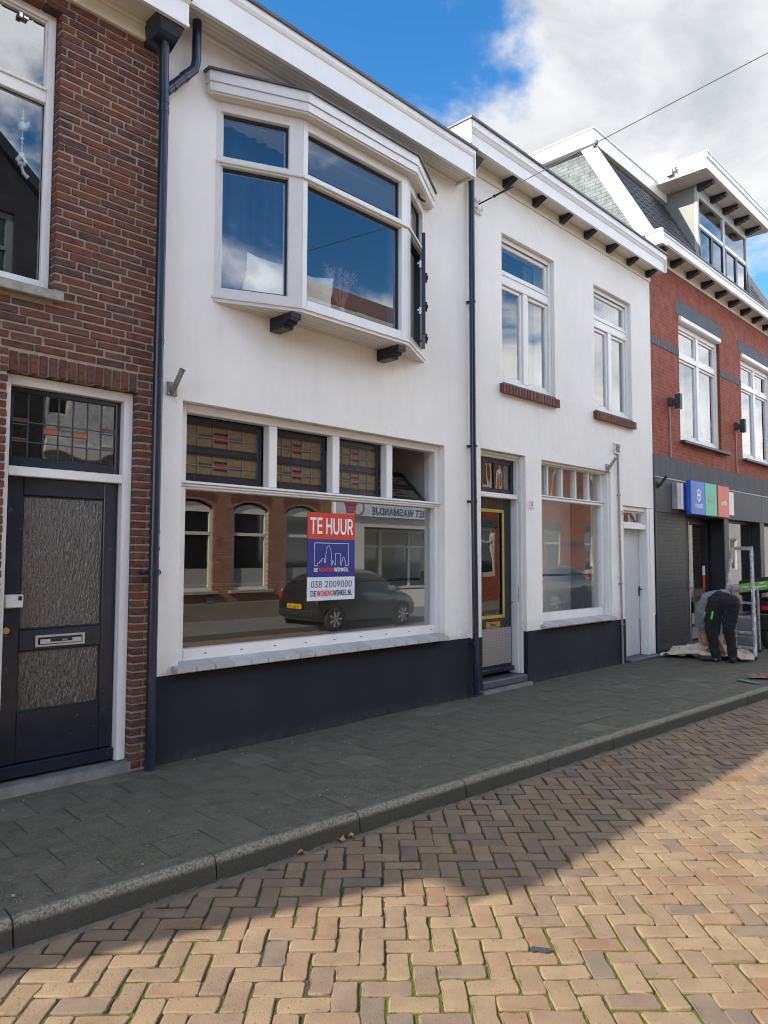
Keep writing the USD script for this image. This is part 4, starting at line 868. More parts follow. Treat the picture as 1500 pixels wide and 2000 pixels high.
obj("room_side_wall", MB().box(10.42, 10.75, .345, 3.39, .55, 2.99), M["room_grey"], WJ)
obj("grey_screen", MB().box(9.2, 10.41, .70, .74, .56, 2.98), M["room_white"], WJ)
obj("window_rail", MB().tube([(8.5, .36, 1.352), (10.40, .36, 1.352)], .017, 10).box(10.385, 10.42, .34, .38, 1.26, 1.45), M["black"], WJ)
# its navy door in a deep reveal
DF = obj("door_frame", MB().box(7.121, 7.175, .10, .24, .13, 2.905, .006).box(8.030, 8.082, .10, .24, .13, 2.905, .006).box(7.176, 8.029, .101, .24, 2.845, 2.905, .006).box(7.176, 8.029, .085, .24, 2.345, 2.405, .006).box(8.045, 8.081, .045, .0995, .13, 2.907, .008).box(7.122, 8.044, .07, .0995, 2.875, 2.906, .006), M["paint_white"], WJ)
FL = obj("fanlight", frame(7.177, 8.028, 2.407, 2.843, .15, .20, w=.062, vb=[(7.62, .045)], b=.006), M["navy_gloss"], WJ)
obj("pane", pane(7.238, 7.598, 2.468, 2.782, .172), M["glass_old"], FL); obj("pane", pane(7.642, 7.967, 2.468, 2.782, .172), M["glass_old"], FL)
D2 = obj("door", frame(7.177, 8.028, .165, 2.343, .195, .24, wl=.10, wr=.165, wt=.135, wb=.11, hb=[(.775, .13)], b=.006).box(7.277, 7.863, .205, .235, .274, .711).box(7.177, 8.028, .15, .19, .17, .225, .008), M["navy_gloss"], WJ)
M["gold_tape"] = mat("gold_paint", (0.50, 0.40, 0.06), (0.44, 0.34, 0.05), 10, rough=.35)
obj("gold_border", frame(7.272, 7.868, .838, 2.210, .188, .20, w=.042, b=.003), M["gold_tape"], D2)
obj("pane", pane(7.277, 7.863, .84, 2.208, .215), M["glass_wavy"], D2)
L2 = obj("letterbox", frame(7.46, 7.762, .722, .798, .186, .194, w=.014, b=.002).box(7.475, 7.747, .183, .19, .738, .782, .003), M["brass"], D2)
obj("lettering", facade_text("BRIEVEN", .024, 7.545, .748, .1828, True, tx=.13), M["black"], L2)
M["chequer"] = usdkit.material(stage, L + "chequer_plate", {"g": ("geometry", {}), "p": ("principled_bsdf", {"base_color": (0.42, 0.41, 0.40), "metallic": .8, "roughness": .42})}, [], surface="p.BSDF")
ch = MB().box(7.20, 8.000, .187, .194, .262, .716)
for r in range(13):
    for c in range(24):
        cx, cz = 7.216 + c * .0335, .28 + r * .035
        if cx > 7.99: continue
        s = trimesh.creation.icosphere(1, 1.0); s.apply_scale((.0055, .004, .0145)); s.apply_transform(trimesh.transformations.rotation_matrix(.5 if (r + c) % 2 else -.5, [0, 1, 0])); s.apply_translation((cx, .187, cz)); ch.mesh(s)
obj("kick_plate", ch, M["chequer"], D2)
obj("lock", MB().box(8.036, 8.062, .0955, .1005, 1.03, 1.235, .002), M["steel"], DF); obj("keyhole", MB().box(8.043, 8.056, .0935, .0950, 1.08, 1.12).box(8.043, 8.056, .0935, .0950, 1.16, 1.20), M["black"], DF)
obj("door_latch", MB().tube([(7.99, .194, 1.03), (7.99, .165, 1.03), (7.985, .15, 1.035)], .011, 10), M["brass"], D2)
obj("stone_step", MB().box(7.06, 8.115, -.075, .25, -.03, .036, .012), M["step_stone"], WJ); obj("threshold", MB().box(7.123, 8.08, -.015, .30, .039, .128, .012), M["blue_stone"], WJ)
obj("hall", room(7.08, 8.12, .345, 2.4, .05, 2.95, right=False), M["room_dark"], WJ); obj("hall_wall", MB().box(7.75, 8.12, .90, .94, .06, 2.94), M["room_grey"], WJ)
obj("parcel", MB().box(7.35, 7.60, .40, .62, .10, .98, .01), mat("cardboard", (0.33, 0.21, 0.11), rough=.9), WJ)
# white side door
DF = obj("door_frame", MB().box(10.802, 10.835, .03, .16, .03, 2.41, .004).box(11.62, 11.872, -.006, .16, .03, 2.411, .012).box(10.836, 11.619, .03, .16, 2.345, 2.41, .005).box(10.836, 11.619, .012, .16, 2.058, 2.14, .006).box(11.70, 11.80, -.016, -.006, .06, 2.40, .006), M["paint_white"], WJ)
obj("fanlight", frame(10.837, 11.618, 2.142, 2.343, .07, .12, w=.028), M["paint_white"], WJ); obj("pane", pane(10.864, 11.591, 2.17, 2.316, .09), M["glass"], WJ)
M["door_white"] = mat("worn_white_paint", (0.62, 0.635, 0.64), (0.54, 0.56, 0.565), 2.0, rough=.5, bump=.1, bscale=30, extra=(9, .70, .74, (0.20, 0.19, 0.17)))
D3 = obj("door", MB().box(10.836, 11.602, .13, .17, .045, 2.056, .005), M["door_white"], WJ)
obj("door_stop", MB().box(11.596, 11.619, .09, .129, .045, 2.056, .003), M["paint_white"], D3)
obj("door_handle", MB().box(11.55, 11.58, .117, .1295, .98, 1.14, .003).tube([(11.565, .12, 1.09), (11.565, .085, 1.09), (11.50, .08, 1.09)], .009, 8), M["black"], D3)
obj("rotten_edge", MB().box(11.575, 11.601, .1255, .1295, .05, .62), mat("rotten_wood", (0.10, 0.055, 0.035), (0.03, 0.02, 0.015), 20, rough=.95), D3)
obj("stone_step", MB().box(10.78, 11.90, -.11, .30, -.03, .042, .012), M["blue_stone"], WJ)
obj("passage", room(10.78, 11.88, .345, 2.0, 0, 2.5), M["room_dark"], WJ)
# conduit and vent
obj("conduit", MB().tube([(10.605, -.022, 3.19), (10.625, -.022, 1.9), (10.650, -.03, .0)], .0165, 10), M["galv"], WJ, smooth=60)
obj("conduit_clip", MB().box(10.59, 10.645, -.042, -.0, 2.55, 2.57).box(10.605, 10.66, -.044, .0, 1.2, 1.22).box(10.61, 10.672, -.05, -.012, .58, .60), M["galv"], WJ)
v_ = frame(10.498, 10.688, 3.195, 3.362, -.03, .0, w=.022, b=.004)
VT = obj("vent_grille", v_.box(10.52, 10.666, -.012, -.002, 3.217, 3.34), M["plastic_white"], WJ)
m = MB()
for k in range(6): m.box(10.522, 10.664, -.028, -.014, 3.222 + k * .020, 3.226 + k * .020)
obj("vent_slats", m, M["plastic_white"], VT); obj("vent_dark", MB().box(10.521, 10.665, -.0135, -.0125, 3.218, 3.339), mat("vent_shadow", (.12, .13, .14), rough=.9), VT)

# ------------------------------------------------------------------ small things on the two white fronts
P2 = thing("downpipe", "long straight navy downpipe between the two white houses", "downpipe", (6.905, -.06, 0))
obj("pipe", MB().tube([(6.872, -.065, 6.12), (6.885, -.065, 3.0), (6.925, -.065, .02)], .036, 22), M["pipe_navy"], P2, smooth=60)
m = MB()
for zz in (4.62, 2.90, 2.25, .61): m.tube([(6.883 if zz > 3 else 6.9, -.065, zz - .012), (6.883 if zz > 3 else 6.9, -.065, zz + .012)], .040, 16).box(6.845, 6.90, -.03, 0, zz - .012, zz + .012)
m.tube([(6.92, -.065, .13), (6.92, -.065, .16)], .041, 16)
obj("pipe_clamp", m, M["pipe_navy"], P2, smooth=50)
def flag_holder(x, z, lab, s=1.0, gm="galv"):
    t = thing("flagpole_holder", lab, "flagpole holder", (x, 0, z), "metal flagpole holders on the fronts")
    obj("wall_plate", MB().box(x - .045 * s, x + .045 * s, -.014, -.0005, z - .055 * s, z + .055 * s, .003), M[gm], t)
    a = np.array([x, -.012, z - .03 * s]); b = a + np.array([.012, -.125, .165]) * s; c = a + (b - a) * .98
    obj("socket_tube", MB().tube([a, b], .022 * s, 16, cap=False).tube([b, a + (b - a) * .1], .018 * s, 16, cap=False).tube([b - (b - a) * .03, b + (b - a) * .01], .0245 * s, 16, cap=False), M[gm], t, smooth=50)
    m = MB()
    for dx in (-.033, .033):
        for dz in (-.042, .042): m.tube([(x + dx * s, -.0135, z + dz * s), (x + dx * s, -.019, z + dz * s)], .007 * s, 8)
    obj("screws", m, M["steel"], t); return t
FH = flag_holder(3.008, 2.935, "grey metal flagpole holder at the top left corner of the shop window")
dup(FH, (10.29, 0, 2.955), "grey metal flagpole holder beside the white vent and conduit")
def number_plate(x, z, txt, lab):
    t = thing("house_number", lab, "house number", (x, 0, z), "white house number plates")
    obj("plate", MB().box(x - .05, x + .05, -.010, -.0005, z - .055, z + .055, .002), M["plastic_white"], t)
    m = facade_text(txt, .048, x - .028, z - .02, -.0095, True, tx=.056 if len(txt) == 2 else .064)
    m.box(x - .02, x + .02, -.0112, -.0101, z + .034, z + .037).box(x - .02, x + .02, -.0112, -.0101, z - .039, z - .036)
    obj("digits", m, M["ink_navy"], t)
number_plate(8.205, 2.288, "13", "white enamel number plate between the navy door and the small shop window")
number_plate(10.735, 2.285, "13A", "small white number plate between the conduit and the white side door")
SW = thing("span_wire", "thin street lamp span wire fixed to a wall rosette on the second white house", "wire", (7.085, 0, 5.867))
m = MB().tube([(7.085, -.0005, 5.867), (7.085, -.02, 5.867)], .05, 16)
for k in range(6): a = k * 1.047; s = trimesh.creation.icosphere(1, .032); s.apply_scale((1, .5, 1)); s.apply_translation((7.085 + .07 * math.cos(a), -.012, 5.867 + .085 * math.sin(a))); m.mesh(s)
obj("wall_rosette", m, M["render_white"], SW, smooth=True)
n1 = np.cross(FW + RT * (1000 - 750) / FPX - UP * (365 - 1000) / FPX, FW + RT * (1500 - 750) / FPX - UP * (103 - 1000) / FPX)
A_ = np.array([7.085, -.03, 5.867]); A_ = A_ - n1 * (n1 @ (A_ - [0, -DIST, EYE])) / (n1 @ n1)
dz_ = .10; dx_ = (n1[1] - n1[2] * dz_) / n1[0]
wd = np.array([dx_, -1.0, dz_]); pts = [A_ + wd * 10.2 * u + np.array([0, 0, -.0]) for u in np.linspace(0, 1, 14)]
obj("wire", MB().tube(pts, .0048, 8), M["lead"], SW); wn = wd / np.linalg.norm(wd)
obj("tensioner", MB().tube([A_ + wn * .22, A_ + wn * .25, A_ + wn * .46, A_ + wn * .49], [.02, .012, .012, .02], 10).tube([A_, A_ + wn * .2], .009, 8), M["black"], SW)

# ------------------------------------------------------------------ red brick house with the scooter shop
RH = thing("brick_house", "bright red brick house with mansard roof, dormer and black shop front at the right", "house", (15.5, 0, 0))
M["brick_red"] = brickmat("red_brick", (0.320, 0.066, 0.034), (0.255, 0.056, 0.032), (0.25, 0.14, 0.10), w=0.215, h=0.0625, ms=0.008, bump=.4)
M["brick_red_side"] = brickmat("red_brick_side", (0.320, 0.066, 0.034), (0.255, 0.056, 0.032), (0.25, 0.14, 0.10), w=0.215, h=0.0625, axis="yz", ms=0.008)
M["brick_black"] = brickmat("black_painted_brick", (0.030, 0.030, 0.030), (0.026, 0.026, 0.026), (0.021, 0.021, 0.021), w=0.215, h=0.0625, ms=0.010, rough=.4, bump=.9)
M["brick_grey"] = brickmat("grey_painted_brick", (0.165, 0.195, 0.200), (0.150, 0.180, 0.186), (0.105, 0.125, 0.13), w=0.215, h=0.068, axis="yz", ms=0.014, rough=.7, bump=1.0)
M["concrete"] = mat("grey_render", (0.098, 0.100, 0.103), (0.074, 0.076, 0.080), 2.5, rough=.85, bump=.3, bscale=60, stretch=(3, 1, .6))
M["panel_grey"] = mat("grey_panel", (0.052, 0.054, 0.058), (0.044, 0.046, 0.050), 2.0, rough=.55)
M["slate_stone"] = mat("slate_stone", (0.095, 0.115, 0.135), (0.075, 0.09, 0.108), 5.0, rough=.8, bump=.3, bscale=50)
M["black_paint"] = mat("black_paint", (0.014, 0.017, 0.028), (0.018, 0.021, 0.032), 4.0, rough=.42)
X0, X1 = 11.905, 19.6
wo = [(13.07, 15.08, 3.70, 5.975), (16.285, 18.30, 3.69, 5.945)]
pg = sbox(X0, 3.332, X1, 6.86)
for h in wo: pg = pg.difference(sbox(h[0], h[2], h[1], h[3]))
obj("wall", MB().poly(pg, 0, .30), M["brick_red"], RH)
obj("side_wall", MB().box(X0 + .001, X0 + .22, .301, 8.0, 0, 6.85).box(X1 - .22, X1 - .001, .301, 8, 0, 6.85), M["brick_red_side"], RH)
obj("render_band", MB().box(X0, X1, -.012, .30, 2.965, 3.331), M["concrete"], RH)
fp = MB()
for a, b in ((11.906, 13.50), (13.504, 15.35), (15.354, 17.30), (17.304, 19.598)): fp.box(a, b, -.03, .28, 2.372, 2.950, .003)
obj("sign_panel", fp, M["panel_grey"], RH); obj("led_strip", MB().box(11.92, 19.59, -.034, -.0, 2.9515, 2.9635, .002), M["alu"], RH)
for a, b in ((11.93, 13.068), (15.082, 16.283), (18.302, 19.59)):
    n = int((b - a) / .112)
    for k in range(n): obj("band_stone", MB().box(a + k * (b - a) / n + .003, a + (k + 1) * (b - a) / n - .004, -.008, .02, 5.222, 5.345, .003), M["slate_stone"], RH)
for (a, b, z0, z1), lt, lb in zip(wo, (6.255, 6.19), (5.978, 5.948)):
    obj("lintel", MB().box(a - .12, b + .10, -.006, .10, lb, lt, .004), M["slate_stone"], RH)
    mid = (a + b) / 2 + .01
    W = obj("window", frame(a + .002, b - .002, z0 + .002, z1 - .11, .055, .15, w=.10, wl=.07, wr=.10, wb=.10, vb=[(mid, .12, z0 + .102, 5.225), (mid, .12, 5.325, z1 - .21)], hb=[(5.275, .10)], b=.007), M["paint_white"], RH)
    obj("shutter_box", MB().box(a + .002, b - .002, -.045, .14, z1 - .108, z1 - .004, .02), M["paint_white"], W)
    for p0, p1 in ((a + .07, mid - .06), (mid + .06, b - .10)):
        for q0, q1 in ((z0 + .102, 5.225), (5.325, z1 - .21)):
            obj("inner_sash", frame(p0 + .001, p1 - .001, q0 + .001, q1 - .001, .08, .14, w=.045, b=.007), M["paint_white"], W)
            obj("pane", pane(p0 + .044, p1 - .044, q0 + .044, q1 - .044, .105), M["glass_wavy"], W)
    obj("window_sill", MB().box(a - .02, b + .28 if a < 14 else b + .1, -.09, .10, z0 - .05, z0 - .002, .006), M["blue_stone"], W)
    obj("net_curtain", drape(mid - .65, mid - .15, .26, z0 + .05, z1 - .15, .02, 6), M["curtain_white"], W, smooth=True); obj("net_curtain", drape(mid + .35, b - .05, .26, z0 + .05, z1 - .15, .02, 6), M["curtain_white"], W, smooth=True)
    obj("room", room(a - .1, b + .1, .31, 2.6, z0 - .1, z1 + .1), M["room_dark"], W)
# eaves
obj("frieze_board", MB().box(X0, X1, -.02, .0, 6.70, 6.86, .003), M["paint_cream"], RH)
obj("soffit", MB().box(11.86, X1 + .05, -.235, .02, 6.862, 6.885), M["soffit"], RH)
obj("fascia", profile([(-.24, 6.84), (-.27, 6.84), (-.27, 6.99), (-.285, 7.005), (-.285, 7.05), (-.24, 7.05)], 11.85, X1 + .08), M["paint_white"], RH)
obj("fascia_return", MB().box(11.83, 11.849, -.285, .02, 6.84, 7.05, .003), M["paint_white"], RH)
obj("gutter_trim", MB().box(11.825, X1 + .1, -.30, .29, 7.043, 7.07, .003), M["lead"], RH)
obj("snow_rail", MB().tube([(12.0, -.287, 6.852), (X1, -.287, 6.852)], .010, 8), M["alu"], RH)
BKP = Polygon([(-.021, 6.745), (-.10, 6.755), (-.13, 6.775), (-.17, 6.78), (-.20, 6.80), (-.235, 6.805), (-.25, 6.83), (-.25, 6.860), (-.021, 6.860)])
for k in range(11): obj("eave_bracket", MB().poly(BKP, 12.0 + k * .716, 12.11 + k * .716, "yz"), M["navy_alu"], RH)
# mansard: tiled front slope, painted brick gable, white boards
SLP = (1.05 - .0) / (9.02 - 7.08)
def ms(z): return .0 + (z - 7.08) * SLP
obj("gable_wall", MB().poly(Polygon([(.03, 6.89), (ms(9.02), 9.02), (7.9, 9.02), (7.9, 6.89)]), 11.91, 12.10, "yz"), M["brick_grey"], RH)
obj("far_gable", MB().poly(Polygon([(.03, 6.89), (ms(9.02), 9.02), (7.9, 9.02), (7.9, 6.89)]), X1 - .2, X1 - .01, "yz"), M["brick_grey"], RH)
obj("roof_deck", MB().box(12.11, X1 - .21, 1.2, 7.9, 6.9, 9.0), M["lead"], RH)
M["roof_tile"] = [mat(f"roof_tile_{'ab'[i]}", c, tuple(v * .7 for v in c), 9, rough=.45, bump=.3, bscale=40) for i, c in enumerate([(0.035, 0.038, 0.045), (0.045, 0.047, 0.053)])]
obj("roof_boarding", MB().poly(Polygon([(.05, 6.89), (ms(9.02) + .05, 9.02), (1.19, 9.02), (1.19, 6.89)]), 12.11, X1 - .21, "yz"), M["roof_tile"][0], RH)
tiles = [MB(), MB()]; ang = math.atan2(1.0, SLP)
def roof_tile(mb, x, w, y, z, ln, th):
    """A single curved tile on the slope, lying on its row."""
    n = 6; v, f = [], []
    for e in range(2):
        for i in range(n + 1):
            u = i / n; h = .028 * math.sin(u * math.pi * 2 - .6) * .6 + .018 + th * (1 - e)
            s = e * ln; v.append((x + u * w, y + s * math.cos(ang) - h * math.sin(ang), z + s * math.sin(ang) + h * math.cos(ang)))
    for i in range(n): f += [[i, i + 1, i + n + 2], [i, i + n + 2, i + n + 1]]
    k = len(v); v += [(a, b + .014, c - .012) for a, b, c in v[:n + 1]]
    for i in range(n): f += [[k + i, i + 1, i], [k + i, k + i + 1, i + 1]]
    return mb.add(v, f)
tl, tw = .30, .205; cnt = 0
for r in range(8):
    zz = 7.10 + r * tl * math.sin(ang) * .86
    for c in range(37):
        x = 12.12 + c * tw
        if x > X1 - .42: continue
        if zz > 7.25 and 14.85 < x < 17.9: continue
        big = x < 14.95
        m = MB() if big else tiles[(r + c) % 2]
        roof_tile(m, x + rng.normal(0, .002), tw * .99, ms(zz) - .005, zz, tl, .012)
        if big: obj("roof_tile", m, M["roof_tile"][(r + c) % 2], RH, smooth=60)
for m, mm in zip(tiles, M["roof_tile"]): obj("farther_roof_tiles", m, mm, RH, smooth=60, kind="stuff")
bd = lambda xx0, xx1: MB().poly(Polygon([(-.14, 7.075), (.12, 7.03), (ms(9.02) + .17, 9.02), (ms(9.02) - .12, 9.02)]), xx0, xx1, "yz")
obj("barge_board", bd(11.845, 11.905), M["paint_white"], RH); obj("barge_board", bd(X1 - .005, X1 + .05), M["paint_white"], RH)
obj("barge_foot", MB().box(11.84, 11.906, -.262, -.02, 7.072, 7.115, .004), M["paint_white"], RH)
obj("upper_fascia", MB().box(11.80, X1 + .1, .93, .985, 9.03, 9.30, .006).box(11.80, 11.85, .986, 7.0, 9.031, 9.299, .006), M["paint_white"], RH)
obj("upper_soffit", MB().box(11.851, X1 + .09, .986, 7.0, 9.022, 9.05), M["soffit"], RH)
obj("upper_trim", MB().box(11.78, X1 + .12, .91, 7.0, 9.292, 9.325, .003), M["paint_white"], RH)
obj("snow_hook", MB().box(11.80, 11.84, .90, .96, 8.96, 9.028).box(11.78, 11.83, .86, .90, 8.98, 9.05), M["black"], RH)
# dormer
DO = part("dormer", RH); dx0, dx1, dy = 14.93, 17.88, .30
CK = Polygon([(dy + .07, 7.10), (dy + .07, 9.19), (1.25, 9.19), (1.25, 9.0), (.2, 7.10)])
for q in (dx0, dx1 - .05): obj("dormer_cheek", MB().poly(CK, q, q + .05, "yz"), M["zinc"], DO)
dm = (dx0 + dx1) / 2
obj("dormer_frame", frame(dx0 - .01, dx1 + .01, 7.12, 9.19, dy, dy + .068, w=.09, wt=.22, wb=.20, vb=[(dm, .12)], b=.005), M["zinc_light"], DO)
for a, b in ((dx0 + .085, dm - .062), (dm + .062, dx1 - .085)):
    obj("transom", MB().box(a, b, dy + .005, dy + .06, 8.36, 8.43, .004), M["alu"], DO); obj("pane", pane(a, b, 8.432, 8.968, dy + .03), M["glass_sky"], DO)
    mm_ = (a + b) / 2
    for p0, p1 in ((a + .004, mm_ - .004), (mm_ + .004, b - .004)):
        obj("casement", frame(p0, p1, 7.324, 8.357, dy - .004, dy + .055, w=.055, b=.005), M["navy_alu"], DO); obj("pane", pane(p0 + .052, p1 - .052, 7.376, 8.305, dy + .02), M["glass_sky"], DO)
obj("dormer_room", room(dx0 + .06, dx1 - .06, dy + .12, 1.19, 7.1, 9.15), M["room_grey"], DO)
obj("dormer_soffit", MB().box(14.46, 18.30, -.03, 1.3, 9.20, 9.262), M["soffit"], DO)
obj("dormer_fascia", MB().box(14.45, 18.31, -.085, -.03, 9.21, 9.43, .005).box(14.44, 18.32, -.11, -.03, 9.422, 9.52, .008).box(14.40, 14.45, -.084, 1.35, 9.211, 9.43, .005).box(14.385, 14.45, -.109, 1.35, 9.422, 9.52, .008), M["paint_white"], DO)
obj("dormer_cap", MB().box(14.37, 18.34, -.125, 1.4, 9.514, 9.545, .003), M["paint_white"], DO)
for k in range(5): obj("dormer_bracket", MB().poly(Polygon([(dy - .001, 9.07), (.20, 9.08), (.16, 9.10), (.10, 9.10), (.06, 9.13), (.0, 9.135), (-.02, 9.16), (-.02, 9.198), (dy - .001, 9.198)]), dx0 - .03 + k * .715, dx0 + .09 + k * .715, "yz"), M["navy_alu"], DO)
obj("camera_box", MB().box(14.33, 14.384, .55, .68, 9.27, 9.40, .01).tube([(14.35, .5, 9.30), (14.35, .5, 9.42)], .02, 8), M["lead"], DO)
# shop front below
for n, a, b in (("brick_pier", 11.965, 13.13), ("brick_pier", 15.06, 15.30), ("brick_pier", 17.20, 17.46), ("brick_pier", 19.2, 19.6)):
    obj(n, MB().box(a, b, -.018, .30, -.05, 2.371), M["brick_black"], RH)
for q in ((11.907, 11.964, -.022, .30, -.05, 2.371), (15.045, 15.0595, -.012, .299, -.05, 2.371), (17.185, 17.1995, -.012, .299, -.05, 2.371)): obj("pier_side", MB().box(*q), M["black_paint"], RH)
for q in ((15.31, 17.18, -.01, .25, -.05, .42), (17.47, 19.19, -.01, .25, -.05, .42)): obj("stall_riser", MB().box(*q), M["black_paint"], RH)
obj("door_step", MB().box(13.13, 15.04, -.06, .6, -.03, .05, .01), M["blue_stone"], RH)
DS = obj("door", frame(13.99, 14.99, .055, 2.30, .27, .33, w=.07, wb=.22, hb=[(.82, .10), (.33, .05)], b=.005).box(13.14, 13.98, .27, .30, .05, 2.36).box(13.98, 15.04, .30, .34, 2.30, 2.37), M["black_paint"], RH)
obj("pane", pane(14.06, 14.92, .87, 2.23, .295), M["glass"], DS); obj("kick_plate", MB().box(14.07, 14.91, .262, .272, .36, .56).box(14.07, 14.91, .262, .272, .09, .30), M["chequer"], DS)
obj("door_edge", MB().box(13.992, 14.025, .262, .2695, .06, 2.29).tube([(14.05, .22, 1.0), (14.05, .22, 1.18)], .012, 8), M["alu"], DS)
M["sticker"] = mat("orange_sticker", (0.55, 0.075, 0.03), rough=.4)
obj("sticker", MB().box(14.72, 14.84, .289, .2935, 1.02, 1.26), M["sticker"], DS); obj("sticker", MB().box(14.72, 14.84, .289, .2935, 1.265, 1.45), M["pwhite"], DS)
g = MB()
for k in range(9): g.box(14.46 + k * .055, 14.463 + k * .055, .40, .403, .87, 2.2)
for k in range(16): g.box(14.46, 14.92, .404, .407, .88 + k * .085, .883 + k * .085)
obj("roller_grille", g, M["alu"], DS)
for a, b in ((15.31, 17.175), (17.475, 19.19)):
    W = obj("shop_window", frame(a, b, .42, 2.37, .16, .22, w=.05, b=.004), M["black_paint"], RH); obj("pane", pane(a + .048, b - .048, .468, 2.322, .185), M["glass"], W)
obj("shop_room", room(12.2, 19.4, .35, 4.0, .0, 2.6), M["room_dark"], RH)
# stock seen through the glass: a shelf rack, a pale counter, a banner
obj("shelf_rack", frame(14.2, 15.0, .1, 2.2, .9, .95, w=.03, hb=[(.3 + .22 * k, .035) for k in range(8)]), M["paint_white"], RH)
obj("counter", MB().box(15.6, 16.6, .8, 1.3, .02, .95, .02), mat("counter_wood", (0.42, 0.33, 0.22), rough=.6), RH)
obj("banner", MB().box(15.75, 16.35, .40, .41, 1.35, 2.25), mat("banner_grey", (0.22, 0.17, 0.19), rough=.6), RH)
obj("banner_text", facade_text("800", .16, 15.85, 1.95, .399, True), M["ink_white"], RH)
obj("notice", MB().box(17.55, 17.95, .175, .18, 1.45, 1.60), mat("notice_blue", (0.06, 0.28, 0.55), rough=.4), RH); obj("notice", MB().box(17.55, 17.95, .175, .18, 1.2, 1.448), M["pwhite"], RH)
# wall lamps with their conduits
def wall_lamp(x, z, lab):
    t = thing("wall_lamp", lab, "wall lamp", (x, 0, z), "dark up-down lamps on the red brick house")
    obj("back_box", MB().box(x - .16, x - .02, -.06, -.0005, z - .09, z + .05, .006), M["panel_grey"], t)
    obj("lamp_body", MB().box(x - .045, x + .055, -.17, -.075, z - .14, z + .13, .006).box(x - .10, x - .046, -.13, -.061, z - .06, z + .02, .004), M["panel_grey"], t)
    obj("lamp_glass", MB().box(x - .035, x + .045, -.16, -.085, z + .131, z + .139).box(x - .035, x + .045, -.16, -.085, z - .149, z - .141), M["pwhite"], t)
    obj("conduit", MB().tube([(x - .10, -.014, z - .09), (x - .09, -.014, 3.345)], .011, 8), M["galv"], t); return t
WL = wall_lamp(12.70, 4.33, "dark wall lamp between the white house and the first red house window")
dup(WL, (15.97, 0, 4.33), "dark wall lamp between the two red house windows")
F3 = flag_holder(12.02, 2.82, "black flagpole holder on the grey panel left of the scooter shop sign", 1.0, "black"); F3.GetAttribute("xformOp:translate").Set(Gf.Vec3d(12.02, -.031, 2.82))
# illuminated sign box in three colours
SG = thing("shop_sign", "blue, green and red three panel sign box over the scooter shop door", "sign", (13.9, -.05, 2.65))
M["sg_blue"] = mat("sign_blue", (0.018, 0.11, 0.50), (0.03, 0.14, 0.52), 3, rough=.25); M["sg_green"] = mat("sign_green", (0.04, 0.42, 0.27), (0.06, 0.46, 0.30), 3, rough=.25); M["sg_red"] = mat("sign_red", (0.62, 0.055, 0.035), (0.58, 0.07, 0.05), 3, rough=.25)
M["sg_pink"] = mat("sign_pink", (0.70, 0.45, 0.45), rough=.4)
obj("light_box", MB().box(12.56, 15.30, -.13, -.031, 2.44, 2.895, .004), M["alu"], SG)
obj("light_box_end", MB().box(12.70, 12.80, -.134, -.1305, 2.442, 2.893), M["pwhite"], SG); obj("light_box_end", MB().box(12.815, 12.90, -.134, -.1305, 2.442, 2.893), M["pblue"], SG)
for nm, a, b, c in (("blue_panel", 12.90, 13.545, "sg_blue"), ("green_panel", 13.55, 14.13, "sg_green"), ("red_panel", 14.175, 14.77, "sg_red")):
    obj(nm, MB().box(a, b, -.225, -.1345, 2.362, 2.962, .012), M[c], SG)
obj("lettering", facade_text("PIAGGIO", .066, 13.10, 2.487, -.2255, True, tx=.34), M["ink_white"], SG)
hx, hz = 13.26, 2.715; hexo = [(hx + .095 * math.sin(k * math.pi / 3), hz + .125 * math.cos(k * math.pi / 3)) for k in range(6)]; hexi = [(hx + .07 * math.sin(k * math.pi / 3), hz + .096 * math.cos(k * math.pi / 3)) for k in range(6)]
star = [(hx + (.058 if k % 2 == 0 else .02) * math.sin(k * math.pi / 4), hz + (.075 if k % 2 == 0 else .025) * math.cos(k * math.pi / 4)) for k in range(8)]
obj("emblem", MB().poly(Polygon(hexo, [hexi]), -.2275, -.2252).poly(Polygon(star), -.2275, -.2252), M["ink_white"], SG)
obj("lettering", facade_text("Vespa", .075, 13.69, 2.615, -.2255, False, tx=.27), M["sg_pink"], SG); obj("dot", MB().box(13.88, 13.905, -.227, -.2252, 2.535, 2.565), M["ink_white"], SG)
obj("lettering", facade_text("aprilia", .085, 14.35, 2.60, -.2255, True, tx=.28), M["ink_white"], SG)

# ------------------------------------------------------------------ ladder, drop cloth, person, scooter, litter
LD = thing("step_ladder", "paint spattered aluminium step ladder standing before the scooter shop", "ladder", (12.9, -1.0, 0))
M["alu_spot"] = mat("paint_spattered_alu", (0.52, 0.53, 0.56), (0.30, 0.32, 0.37), 22.0, .42, .58, rough=.45, metal=.45, extra=(14, .60, .66, (0.75, 0.76, 0.78)))
fb = [np.array([12.68, -.72, 0.03]), np.array([12.54, -1.32, 0.03])]; ft = [np.array([13.165, -.80, 1.765]), np.array([13.10, -1.125, 1.765])]
def rail(p, q, wx, wy):
    p, q = np.array(p), np.array(q); d = (q - p) / np.linalg.norm(q - p); s = fb[1] - fb[0]; s /= np.linalg.norm(s); s = s - d * (s @ d); s /= np.linalg.norm(s); t = np.cross(d, s)
    v = [e + a * s * wx / 2 + b * t * wy / 2 for e in (p, q) for b in (-1, 1) for a in (-1, 1)]; return MB().add(v, BOX_F)
def fixed(mb):
    v, f = mb.arrays(); tm = trimesh.Trimesh(v, f, process=False); trimesh.repair.fix_normals(tm); return MB().add(tm.vertices, tm.faces)
for p, q in zip(fb, ft): obj("front_rail", fixed(rail(p, q, .028, .065)), M["alu_spot"], LD)
at = lambda i, z: fb[i] + (ft[i] - fb[i]) * (z - .03) / (1.735)
